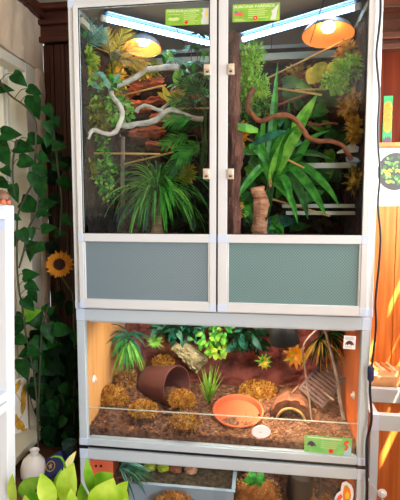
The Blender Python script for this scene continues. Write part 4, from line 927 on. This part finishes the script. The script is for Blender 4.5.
for px, py, lab in ((163, 468, 'mossy yellow stone in the plastic tub'), (176, 472, 'brown stone in the plastic tub, right of the mossy one'), (150, 473, 'small mossy stone at the left end of the tub'), (191, 472, 'round tan stone right of centre in the tub')):
    q = at(px, py, .25); q.z = .395; b = MB(); b.blob(q, (.030, .025, .020), 0, .25, 2.5, 3, -.5, px); tag(b.build('stone', ['hide_bark' if 'brown' in lab else 'moss_green' if 'moss' in lab else 'chip']), lab, 'stone', 'stones in the plastic tub')
def mound3(px, py, Y, rx, ry, lab):
    s_ = scale(Y); c = at(px, py, Y); b = MB(); b.blob(c, (rx * s_ * .9, rx * s_ * .6, ry * s_ * .9), 0, .2, 4, 3, -.9, px); b.fuzz(c, (rx * s_, rx * s_ * .65, ry * s_), 520, .013, .005, (0, 1, 2), zmin=-.3, shell=(.85, 1.03)); tag(b.build('moss_mound', ['moss_rust', 'moss_gold', 'chip']), lab, 'moss', 'moss mounds in the lowest terrarium')
mound3(174, 505, .055, 22, 12, 'rusty moss mound in front of the plastic tub'); mound3(257, 500, .16, 26, 27, 'tall rusty moss mound to the right of the plastic tub'); mound3(312, 510, .2, 26, 20, 'rusty moss mound below the white edged sticker')
t = plant('plastic_leaf', 'small bright green plastic leaves on top of the tall rusty mound', at(256, 480, .12)); b = MB()
for a, L in ((200, 15), (235, 12), (300, 13), (340, 12), (20, 9), (150, 9)): b.leaf(at(256, 477, .10), RT * math.cos(math.radians(a)) + UP * math.sin(math.radians(a)), TOC + UP * .5, L * scale(.1), 7 * scale(.1), 'oval', 0, .3, .4)
b.build('foliage', ['leaf_mid'], t); MB().tube([at(256, 477, .10), at(258, 486, .14)], .003, 6).build('stem', 'stem', t)
p = at(300, 485, .2); t = thing('heat_lamp', 'black lamp standing low in the right part of the lowest terrarium', 'lamp', p)
b = MB(); b.lathe([(.055, -.06), (.06, -.03), (.055, .05), (.03, .075), (.0, .08)], p, (.1, 0, 1), 24); b.build('lamp_shade', 'black_matte', t)
MB().tube([p + V((0, 0, .07)), V((p.x, p.y, .59))], .008, 8).build('bracket', 'black_plastic', t)
tag(MB().tube(smooth_path([at(316, 474, .08), at(320, 480, .07), at(321, 490, .07), at(317, 496, .08)], 5), [.008, .012], 8).build('hook', 'black_plastic'), 'black curved hook hanging right of the low black lamp', 'hook')
b, o, ax, ay, w_, h_, nz = card('c', at(334, 503, YM), at(354, 504, YM), at(334, 480, YM), None, '', '')
b = MB(); out = [(.28, .05), (.52, .02), (.9, .06), (.98, .35), (.98, .62), (.86, .84), (.62, .97), (.42, .9), (.36, .7), (.34, .55), (.14, .42), (.02, .2), (.06, .05)]
b.prism([(x * w_, y * h_) for x, y in out], at(334, 503, YM), ax, ay, .0012, 0)
poly(b, o, ax, ay, [(.46, .12), (.8, .14), (.86, .4), (.8, .66), (.66, .82), (.52, .78), (.48, .6), (.44, .4)], w_, h_, 1); poly(b, o + nz * .0003, ax, ay, [(.56, .2), (.76, .22), (.78, .44), (.66, .56), (.56, .4)], w_, h_, 2); poly(b, o, ax, ay, [(.12, .14), (.3, .12), (.44, .3), (.36, .42), (.2, .32)], w_, h_, 3); oval(b, o + nz * .0006, ax, ay, w_ * .64, h_ * .72, w_ * .06, h_ * .05, 4)
tag(b.build('animal_sticker', ['paper', 'ink_orange', 'ink_yellow', 'ink_coral', 'card_green']), 'white edged sticker of a small orange animal on the lowest glass', 'sticker')
# ------------------------------------------------------------------ left corner
def leafpx(b, px, py, Y, Lpx, a, mi=0, wk=.78, kind='heart', tilt=.5, droop=.35, fold=.25):
    s_ = scale(Y); d = RT * math.cos(math.radians(a)) + UP * math.sin(math.radians(a)) - FW * U_(-.1, .25); p = at(px, py, Y) - d * (Lpx * s_ * .5)
    b.leaf(p, d, TOC + UP * U_(0, tilt) + RT * U_(-tilt, tilt), Lpx * s_, Lpx * s_ * wk, kind, mi, fold, droop); return p
t = plant('climbing_vine', 'dark green heart leaved vine climbing before the white window at the left', at(18, 470, .15))
b = MB(); s2 = MB()
main = [[(-4, 74), (9, 94), (25, 106), (34, 118), (36, 130), (35, 160), (34, 180), (26, 196), (18, 215), (17, 240), (17, 265), (19, 290), (22, 305), (27, 340), (35, 380), (38, 430), (38, 474)], [(17, 140), (13, 160), (13, 180), (15, 196)], [(40, 188), (36, 212), (28, 230), (24, 250), (19, 268)], [(50, 108), (55, 140), (58, 170), (62, 200), (60, 235)], [(48, 306), (42, 330), (40, 370), (38, 420)]]
mains = [smooth_path([at(x, y, .22) for x, y in q], 6) for q in main]
for P in mains: s2.tube(P, .0045, 6)
vl = [(20, 80, 16, -35), (4, 89, 18, 5), (35, 91, 14, -20), (35, 108, 22, -85), (11, 134, 19, -5), (3, 146, 18, -40), (25, 148, 19, -10), (4, 157, 20, -60), (37, 140, 17, -10), (49, 112, 14, -60), (49, 128, 13, -80), (57, 122, 10, -60), (48, 141, 13, -100), (60, 146, 14, 0),
      (28, 162, 18, -15), (3, 184, 16, -30), (15, 194, 18, -80), (42, 172, 16, -60), (39, 183, 22, -70), (41, 192, 16, -80), (60, 165, 14, 10), (66, 184, 16, -40), (32, 206, 22, -25), (48, 204, 18, 20), (40, 212, 14, -120), (47, 214, 9, -20), (49, 228, 14, 15), (68, 221, 13, -50), (61, 233, 12, 5), (17, 218, 9, -20),
      (24, 237, 16, -60), (31, 234, 12, -80), (37, 248, 14, -160), (15, 240, 14, -100), (31, 252, 20, -110), (38, 249, 13, 15), (31, 275, 16, 0), (33, 287, 14, -30), (34, 297, 14, -80), (29, 305, 16, -60), (32, 313, 18, 20), (38, 322, 22, -50), (18, 328, 20, -120), (46, 307, 9, 60), (51, 310, 11, 50), (64, 330, 18, -10), (50, 334, 20, -70),
      (18, 341, 15, -150), (27, 353, 20, 200), (35, 352, 14, -20), (24, 371, 23, -80), (39, 368, 16, -70), (40, 345, 18, -30), (44, 158, 12, -40), (7, 172, 12, -50), (22, 320, 16, -30)]
for i, (x, y, L, a) in enumerate(vl):
    Y = .20 + .10 * R() - .03; p = leafpx(b, x, y, Y, L * 1.14, a + U_(-6, 6), 1 if (x, y) == (32, 313) else 0)
    q = min((v for P in mains for v in P), key=lambda v: (v - p).length + .6 * abs((v - p).z + .03)); s2.tube(smooth_path([q, q.lerp(p, .5) + V((0, 0, .015)), p], 4), .0018, 5)
b.build('foliage', ['leaf_vine', 'leaf_lime_dark'], t); s2.build('stem', 'dark_stem', t)
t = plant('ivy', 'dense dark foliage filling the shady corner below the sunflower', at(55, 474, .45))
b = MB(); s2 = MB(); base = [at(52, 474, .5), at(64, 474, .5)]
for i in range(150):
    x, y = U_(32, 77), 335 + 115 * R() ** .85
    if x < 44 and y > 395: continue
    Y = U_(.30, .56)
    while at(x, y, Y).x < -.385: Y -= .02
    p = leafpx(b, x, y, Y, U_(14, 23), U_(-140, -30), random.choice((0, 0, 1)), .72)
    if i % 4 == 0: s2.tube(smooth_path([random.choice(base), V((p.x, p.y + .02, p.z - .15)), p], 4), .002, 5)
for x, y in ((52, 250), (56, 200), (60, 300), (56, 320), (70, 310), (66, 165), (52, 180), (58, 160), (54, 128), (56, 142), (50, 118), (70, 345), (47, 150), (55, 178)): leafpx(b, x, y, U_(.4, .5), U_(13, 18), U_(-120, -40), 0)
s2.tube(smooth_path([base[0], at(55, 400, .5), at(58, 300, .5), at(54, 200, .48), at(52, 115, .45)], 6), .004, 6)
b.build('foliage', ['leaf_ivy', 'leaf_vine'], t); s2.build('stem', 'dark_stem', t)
# sunflower
c = at(59.5, 264.5, .30); t = thing('sunflower', 'artificial sunflower with a dark centre hanging in front of dark boards', 'flower', c); k = scale(.3)
nrm = (TOC + UP * .15 + RT * .2).normalized(); ax = UP.cross(nrm).normalized(); ay = nrm.cross(ax)
for ring, (n, L, off) in enumerate(((17, 9.5, 0), (17, 8.0, .5))):
    for i in range(n):
        a = (i + off) / n * math.tau; d = ax * math.cos(a) + ay * math.sin(a) + nrm * (.1 + .15 * ring); b = MB(); b.leaf(c + d * (5.6 * k), d, nrm, L * k * U_(.9, 1.1), 2.7 * k, 'petal', 0, .3, .2); b.build('petal', 'petal', t)
b = MB(); b.lathe([(0, .010), (3 * k, .011), (6.5 * k, .007), (7.6 * k, 0), (7 * k, -.006), (0, -.012)], c, nrm, 24); b.build('seed_head', 'seed', t)
MB().tube(smooth_path([c - nrm * .01, at(63, 278, .31), at(68, 286, .32), at(73, 297, .34), at(74, 330, .36), at(74, 400, .4), (at(74, 474, .4))], 5), .004, 7).build('stem', 'stem', t)
# low table with vase, navy box, teal tin, picture
ztb = .385; tx0, tx1, ty0, ty1 = XL + .03, -.03, -.12, .60
t = thing('low_table', 'low dark wooden table in the left corner under the vase', 'table', ((tx0 + tx1) / 2, .25, 0))
MB().box((tx0, ty0, ztb - .03), (tx1, ty1, ztb)).build('tabletop', 'table_wood', t, bevel=.003)
for x in (tx0 + .01, tx1 - .05):
    for y in (ty0 + .01, ty1 - .05): MB().box((x, y, 0), (x + .04, y + .04, ztb - .03)).build('leg', 'table_wood', t)
p = at(32, 470, .10); p.z = ztb + .001; t = tag(MB().lathe([(0, 0), (.042, 0), (.052, .015), (.056, .05), (.050, .085), (.032, .108), (.019, .116), (.018, .130), (.022, .140), (.020, .142), (.014, .132), (.012, .110), (0, .10)], p, (.12, 0, 1), 32).build('vase', 'ceramic'), 'small white ceramic bottle vase leaning beside the navy box', 'vase')
# navy box with gold emblem
c = at(51, 466, .13); axx = (RT * .86 + UP * .5).normalized(); ayy = (UP * .8 - RT * .5 + FW * .6); ayy = (ayy - axx * ayy.dot(axx)).normalized(); nzz = axx.cross(ayy)
t = thing('tin_box', 'navy blue tin with a round gold emblem behind the lime leaves', 'tin', c)
MB().obox(c - nzz * .025, axx, ayy, nzz, (.066, .046, .025)).build('box', 'navy', t, bevel=.006)
b = MB(); q = c + nzz * .0006 - axx * .002
b.add([q + axx * (r_ * math.cos(i / 28 * math.tau)) + ayy * (r_ * math.sin(i / 28 * math.tau)) for r_ in (.024, .020) for i in range(28)], [(i, (i + 1) % 28, 28 + (i + 1) % 28, 28 + i) for i in range(28)])
poly(b, q, axx, ayy, [(-.010, -.012), (-.004, -.006), (.004, -.012), (.006, 0), (.012, .004), (.005, .007), (.003, .014), (-.003, .006), (-.011, .009), (-.007, 0)], 1, 1, 0)
b.build('emblem', 'gold', t)
c = at(70, 464, .24); t = thing('tin', 'dark teal patterned tin next to the cabinet foot in the left corner', 'tin', c)
c.z = ztb + .002; MB().lathe([(0, 0), (.034, 0), (.034, .095), (.032, .097), (0, .097)], c, (0, 0, 1), 24).build('can', 'teal_dark', t); MB().lathe([(0, .098), (.036, .098), (.036, .110), (.034, .112), (0, .112)], c, (0, 0, 1), 24).build('lid', 'teal_dark', t)
# cream picture with pressed dry leaves
P0 = at(8, 474, .32); P0.z = ztb + .002; P1 = at(30, 474, .42); P1.z = P0.z; ax = (P1 - P0).normalized(); hh = at(20, 379, .38).z - P0.z; w_ = (P1 - P0).length + .0; ay = V((0, 0, 1)); nz = ax.cross(ay).normalized()
t = thing('picture', 'cream picture with pressed golden leaves leaning by the window', 'picture', P0)
MB().prism([(0, 0), (w_, 0), (w_, hh), (0, hh)], P0 - nz * .012, ax, ay, .012).build('board', 'cream_board', t)
MB().prism([(w_, 0), (w_ + .008, 0), (w_ + .008, hh), (w_, hh)], P0 - nz * .014, ax, ay, .018).build('edge_strip', 'trunk', t)
b = MB(); o = P0 + nz * .002
for u, v, L, a in ((.72, .70, .11, 75), (.72, .52, .10, 80), (.35, .85, .09, 60), (.2, .62, .09, 100), (.55, .30, .10, 100), (.25, .35, .08, 70), (.8, .24, .09, 110), (.45, .14, .08, 40), (.3, .95, .06, 20), (.15, .2, .08, 120)):
    d = ax * math.cos(math.radians(a)) + ay * math.sin(math.radians(a)); b.leaf(o + ax * w_ * u + ay * hh * (v - .08), d, nz, L, .030, 'oval', 0, .1, .05)
b.tube(smooth_path([o + ax * w_ * .5 + nz * .002, o + ax * w_ * .3 + ay * hh * .3 + nz * .002, o + ax * w_ * .75 + ay * hh * .45 + nz * .002, o + ax * w_ * .6 + ay * hh * .72 + nz * .002, o + ax * w_ * .2 + ay * hh * .9 + nz * .002], 6), .002, 5)
b.build('dried_leaves', 'dry_leaf', t)
# ------------------------------------------------------------------ neighbouring cabinet at the left picture edge
x1 = at(14, 206, -.5).x; zt = at(14, 205.5, -.5).z
t = thing('cabinet_frame', 'white aluminium vivarium frame standing nearer at the left picture edge', 'cabinet', (x1 - .25, -.8, 0))
zj = at(12, 395, -.5).z
b = MB()
for xx in (x1 - .5, x1 - .045):
    for yy in (-1.1, -.545):
        for za, zb in ((.0, zj - .03), (zj + .03, zt - .07)): b.box((xx, yy, za), (xx + .045, yy + .045, zb))
for za in (0.02, zj - .03, zj + .003, zt - .04):
    for yy in (-1.1, -.545): b.box((x1 - .455, yy, za), (x1 - .045, yy + .045, za + .027))
    for xx in (x1 - .5, x1 - .045): b.box((xx, -1.055, za), (xx + .045, -.545, za + .027))
b.build('frame', 'white_metal', t, bevel=.002)
for xx in (x1 - .5, x1 - .045):
    for yy in (-1.1, -.545):
        for za, zb in ((zj - .035, zj + .035), (zt - .072, zt)): MB().box((xx - .001, yy - .001, za), (xx + .046, yy + .046, zb)).build('corner_block', 'corner_plastic', t, bevel=.003)
MB().box((x1 - .455, -.53, .06), (x1 - .045, -.52, zj - .04)).build('back_panel', 'dark_wood', t); MB().box((x1 - .455, -.53, zj + .04), (x1 - .045, -.52, zt - .05)).build('back_panel', 'dark_wood', t)
MB().box((x1 - .455, -1.05, zt - .012), (x1 - .045, -.55, zt - .004)).build('top_panel', 'pale_metal', t)
for za, zb in ((.06, zj - .04), (zj + .04, zt - .05)): MB().box((x1 - .024, -1.05, za), (x1 - .020, -.55, zb)).build('glass_pane', 'tank_glass', t)
t.rotation_euler = (0, math.radians(1.9), 0); t.location = t.location + V((-zt * math.sin(math.radians(1.9)), 0, .009))
p = at(1, 205, -.525); p.z = zt + .002; t = thing('tortoise_figurine', 'small brown tortoise figurine on top of the left hand frame', 'figurine', p)
b = MB(); b.blob(p + V((0, 0, .022)), (.028, .022, .022), 0, .12, 5, 3, -.4, 5); b.build('shell', 'shell', t)
b = MB(); b.blob(p + V((.0, -.022, .020)), (.012, .014, .010), 0, .1, 3, 2); b.build('head', 'shell', t)
for dx in (-.016, .016):
    for dy in (-.014, .012): b = MB(); b.blob(p + V((dx, dy, .008)), (.008, .008, .008), 0, .1, 3, 2); b.build('leg', 'terracotta', t)
# ------------------------------------------------------------------ lime pothos in the foreground
zp = .775; pc = at(66, 505, -.62); pc.z = 0
t = thing('plant_stand', 'wooden plant stand below the picture edge carrying the lime pothos', 'stand', pc)
MB().lathe([(0, .60), (.13, .60), (.13, .625), (0, .625)], pc, (0, 0, 1), 28).build('top', 'table_wood', t)
for k in range(3): a = k * 2.094 + .4; MB().tube([pc + V((math.cos(a) * .10, math.sin(a) * .10, .60)), pc + V((math.cos(a) * .15, math.sin(a) * .15, 0))], .013, 8).build('leg', 'table_wood', t)
t = thing('pothos', 'bright lime green potted pothos in the foreground at the bottom left', 'plant', pc + V((0, 0, .626)))
b = MB(); b.capends = False; b.lathe([(0, .627), (.065, .627), (.085, .745), (.088, .76), (.08, .76), (.076, .74), (0, .735)], pc, (0, 0, 1), 28); b.build('pot', 'pot_clay', t)
b = MB(); s2 = MB(); core = pc + V((0, 0, .735))
fl = [  # tip x,y / base x,y / width px / depth / material
    ((72, 464), (64, 503), 27, -.60, 0), ((41, 474), (52, 506), 20, -.66, 0), ((113, 480), (96, 512), 33, -.62, 0), ((86, 459), (92, 494), 11, -.58, 1), ((75, 452), (64, 472), 8, -.55, 2), ((40, 478), (19, 493), 17, -.56, 1), ((127, 482), (112, 503), 16, -.60, 0),
    ((11, 475), (14, 506), 13, -.56, 0), ((127, 492), (122, 512), 9, -.58, 0), ((30, 490), (40, 512), 22, -.58, 1), ((80, 484), (88, 516), 16, -.56, 1), ((60, 470), (58, 500), 14, -.54, 1), ((112, 474), (94, 486), 20, -.57, 1), ((24, 496), (34, 516), 18, -.60, 0), ((70, 490), (78, 520), 18, -.66, 0)]
for (tx, ty), (bx, by), w_, Y, mi in fl:
    B = at(bx, by, Y); T = at(tx, ty, Y - .02); d = T - B; b.leaf(B, d, TOC + UP * U_(.05, .35) + RT * U_(-.35, .35), d.length, w_ * scale(Y) * 1.0, 'ovate', mi, .22, .12)
    s2.tube(smooth_path([core, core.lerp(B, .6) + V((0, 0, -.01)), B], 4), .0028, 6)
b.build('foliage', ['leaf_lime', 'leaf_lime_dark', 'leaf_cream'], t)
s2.tube(smooth_path([core, at(66, 474, -.56), at(62, 459, -.56), at(56, 456.5, -.56), at(51, 457.5, -.56)], 6), [.004, .002], 6); s2.build('stem', 'leaf_lime_dark', t)
# ------------------------------------------------------------------ right side
P00 = at(383.5, 145, .652); P10 = at(391.3, 144.5, .652); P01 = at(383, 96, .652)
ax = (P10 - P00); w_ = ax.x + .006; h_ = P01.z - P00.z; ax = V((1, 0, 0)); ay = V((0, 0, 1)); o = V((P00.x - .006, .655, P00.z)); nz = V((0, -1, 0))
b = MB(); b.prism([(0, 0), (w_, 0), (w_, h_), (0, h_)], o, ax, ay, .0015, 0); o2 = o + nz * .002
for cx, cy, r_, mi in ((.50, .74, .47, 1), (.50, .55, .48, 2), (.52, .40, .44, 1)): oval(b, o2 + nz * .0004 * mi, ax, ay, w_ * cx, h_ * cy, w_ * r_, h_ * r_ * .33, mi, 20, .06)
for i in range(40): oval(b, o2 + nz * (.0012 + .00002 * i), ax, ay, w_ * U_(.16, .84), h_ * U_(.34, .86), w_ * .05, h_ * .012, random.choice((1, 1, 3, 3, 2, 4)), 8)
poly(b, o2, ax, ay, [(.05, .04), (.95, .04), (.95, .12), (.8, .2), (.7, .14), (.6, .22), (.45, .13), (.3, .2), (.2, .12), (.05, .16)], w_, h_, 5)
tag(b.build('art_print', ['picture_green', 'ink_orange', 'ink_orange', 'ink_coral', 'ink_yellow', 'ink_dark']), 'narrow green art print with orange round blossoms on the brown boards', 'picture')
P00 = at(379, 206, .648); o = V((P00.x - .03, .6572, P00.z)); w_ = .24; h_ = at(379, 148.5, .648).z - P00.z
t = thing('calendar', 'white wall calendar page with a round plant photo on the pine boards', 'calendar', o)
MB().prism([(0, 0), (w_, 0), (w_, h_), (0, h_)], o, ax, ay, .0015).build('sheet', 'paper', t)
b = MB(); o2 = o + nz * .002; cx, cy, r_ = .105, h_ * .60, .088; oval(b, o2, ax, ay, cx, cy, r_, r_ * 1.08, 5, 32)
for i in range(70):
    a, q = U_(0, 6.28), r_ * .80 * math.sqrt(R()); p = o2 + nz * (.0004 + .00002 * i) + ax * (cx + q * math.cos(a)) + ay * (cy + q * math.sin(a)); e = U_(0, 6.28)
    b.leaf(p, ax * math.cos(e) + ay * math.sin(e), nz, U_(.016, .026), .013, 'oval', random.choice((1, 1, 1, 2, 2, 3)), 0, 0)
lines(b, o2, ax, ay, .02, .20, [h_ * .10], .003, 4, .3); lines(b, o2, ax, ay, .06, .10, [h_ * .08], .004, 5, 0)
b.build('round_photo', ['ink_dark', 'print_leaf', 'print_leaf_dark', 'ink_yellow', 'ink_grey', 'photo_ground'], t)
t = thing('wall_shelf', 'pale wooden shelf ledge on the right with slatted trays on it', 'shelf', (1.5, .5, .80))
MB().box((1.205, .44, .785), (1.795, .655, .815)).build('board', 'shelf_wood', t, bevel=.003); MB().box((1.205, .43, .785), (1.795, .44, .835)).build('front_lip', 'shelf_wood', t, bevel=.002)
def tray(x0, y0, ang, lab):
    z = .816; t = thing('tray', lab, 'tray', (x0, y0, z), 'pale wooden trays on the right shelf'); c, s = math.cos(ang), math.sin(ang); A = V((c, s, 0)); B = V((-s, c, 0)); o = V((x0, y0, z))
    MB().obox(o + A * .10 + B * .06 + V((0, 0, .004)), A, B, (0, 0, 1), (.10, .06, .004)).build('base', 'crate_wood', t)
    for sg in (0, 1): MB().obox(o + A * .10 + B * (.004 + .112 * sg) + V((0, 0, .018)), A, B, (0, 0, 1), (.10, .004, .010)).build('side', 'crate_wood', t)
    for i in range(7): MB().obox(o + A * (.012 + .029 * i) + B * .06 + V((0, 0, .030)), A, B, (0, 0, 1), (.007, .062, .0025)).build('slat', 'pine' if i % 2 else 'crate_wood', t)
tray(1.25, .47, .10, 'pale slatted wooden tray nearest the cabinet on the shelf'); tray(1.47, .52, -.25, 'pale slatted wooden tray lying askew on the shelf, further right')
# neighbouring terrarium on the right
x0 = 1.232; y0, y1 = .10, .415; zt = .792
t = thing('terrarium', 'white framed terrarium with sunlit orange wood inside, at the lower right edge', 'terrarium', (1.6, .28, 0))
b = MB(); X1 = 1.95 - .17
for xx in (x0, X1 - .034):
    for yy in (y0, y1 - .03): b.box((xx, yy, .03), (xx + .034, yy + .03, zt - .068))
for za, zb in ((zt - .068, zt - .001), (.03, .07)):
    for yy in (y0, y1 - .03): b.box((x0 + .034, yy, za), (X1 - .034, yy + .03, zb))
    for xx in (x0, X1 - .034): b.box((xx, y0 + .03, za), (xx + .034, y1 - .03, zb))
b.build('frame', 'pale_metal', t, bevel=.002)
for xx in (x0, X1 - .034):
    for yy in (y0, y1 - .03): MB().box((xx - .001, yy - .001, zt - .069), (xx + .035, yy + .031, zt)).build('corner_block', 'corner_plastic', t, bevel=.002)
MB().box((x0 + .034, y1 - .012, .07), (X1 - .034, y1 - .004, zt - .068)).build('back_panel', 'pine', t); MB().box((x0 + .012, y0 + .03, .07), (x0 + .03, y1 - .03, zt - .068)).build('side_panel', 'orange_board', t)
MB().box((x0 + .034, y0 + .03, .07), (X1 - .034, y1 - .03, .08)).build('base_panel', 'orange_board', t)
MB().box((x0 + .034, y0 + .010, .07), (X1 - .034, y0 + .014, zt - .068)).build('glass_pane', 'tank_glass', t)
for xx in (x0, X1 - .034):
    for yy in (y0, y1 - .03): MB().box((xx, yy, 0), (xx + .034, yy + .03, .03)).build('foot', 'black_plastic', t)
p = at(382, 493, y0 + .01); MB().lathe([(.0, 0), (.019, 0), (.019, .005), (.011, .007), (.008, .014), (0, .014)], (p.x, y0 + .010, p.z), (0, -1, 0), 16).build('vent_plug', 'white_plastic', t)
# cables
t = thing('power_cable', 'black cable with an inline switch running down the right side of the white stack', 'cable', at(376, 300, -.03))
c1 = [(380, -14), (380.5, 10), (379, 30), (376.5, 52), (377.5, 70), (379.5, 95), (378, 125), (378.5, 150), (380, 175), (378, 205), (380.5, 235), (379, 265), (375.5, 300), (376, 325), (373.5, 352), (371, 372)]
MB().tube(smooth_path([at(x, y, -.032) for x, y in c1], 6), .0042, 8).build('cord', 'black_rubber', t)
c2 = [(370.5, 374), (370, 392), (371.5, 412), (371, 424), (367, 440), (366.5, 460), (367, 500), (367, 540)]
MB().tube(smooth_path([at(x, y, -.032) for x, y in c2], 6), .0050, 8).build('cord', 'black_rubber', t)
a, c = at(371, 366, -.032), at(370.5, 381, -.032); MB().tube([a, a.lerp(c, .1), a.lerp(c, .9), c], [.008, .012, .012, .008], 10).build('switch', 'navy', t)
tag(MB().tube(smooth_path([at(364, 473, -.03), at(370, 482, -.01), at(377, 491, .02), at(384, 502, .05)], 5), .0034, 7).build('wire', 'pale_metal'), 'grey wire crossing from the stack to the right hand terrarium', 'cord')
# ------------------------------------------------------------------ light
W = bpy.data.worlds.new('sky'); S.world = W; W.use_nodes = True
W.node_tree.nodes['Background'].inputs[0].default_value = (.86, .93, 1, 1); W.node_tree.nodes['Background'].inputs[1].default_value = 1.6
def area(name, loc, target, sx, sy, power, col):
    l = bpy.data.lights.new(name, 'AREA'); l.shape = 'RECTANGLE'; l.size = sx; l.size_y = sy; l.energy = power; l.color = col
    o = bpy.data.objects.new(name, l); COL.objects.link(o); o.location = loc; o.rotation_euler = (V(target) - V(loc)).to_track_quat('-Z', 'Y').to_euler(); return o
area('rear_window_light', (2.6, -2.6, 2.0), (.5, 0, 1.3), 1.5, 1.5, 145, (.86, .93, 1))
area('side_window_light', (XR - .02, -.02, 1.95), (.6, -.1, 1.6), .9, .9, 42, (1, .93, .84))
sun = bpy.data.lights.new('sun', 'SUN'); sun.energy = 34; sun.angle = .008; sun.color = (1, .86, .62)
so = bpy.data.objects.new('sun', sun); COL.objects.link(so); so.rotation_euler = V((-.3, .5, -.8)).to_track_quat('-Z', 'Y').to_euler()
l = bpy.data.lights.new('terrarium_bulb', 'SPOT'); l.energy = 12; l.color = (1, .72, .42); l.shadow_soft_size = .03; l.spot_size = 2.4; l.spot_blend = .8
o = bpy.data.objects.new('terrarium_bulb', l); COL.objects.link(o); o.location = (.872, .215, .955); o.rotation_euler = (math.radians(-6), math.radians(-8), 0)
area('terrarium_fill', (.6, .16, 1.165), (.6, .34, .75), .8, .05, 5.5, (1, .86, .66))  # unseen fill added to brighten the middle terrarium
area('lower_fill', (.6, .10, .555), (.6, .30, .2), 1.0, .04, 1.6, (1, .90, .76))  # unseen fill added to lift the dark lowest terrarium
S.view_settings.view_transform = 'Standard'; S.view_settings.look = 'None'; S.view_settings.gamma = 1; S.view_settings.exposure = 0; S.view_settings.use_curve_mapping = False
S.cycles.max_bounces = 10; S.cycles.transparent_max_bounces = 24; S.cycles.diffuse_bounces = 4
S.cycles.sample_clamp_indirect = 4
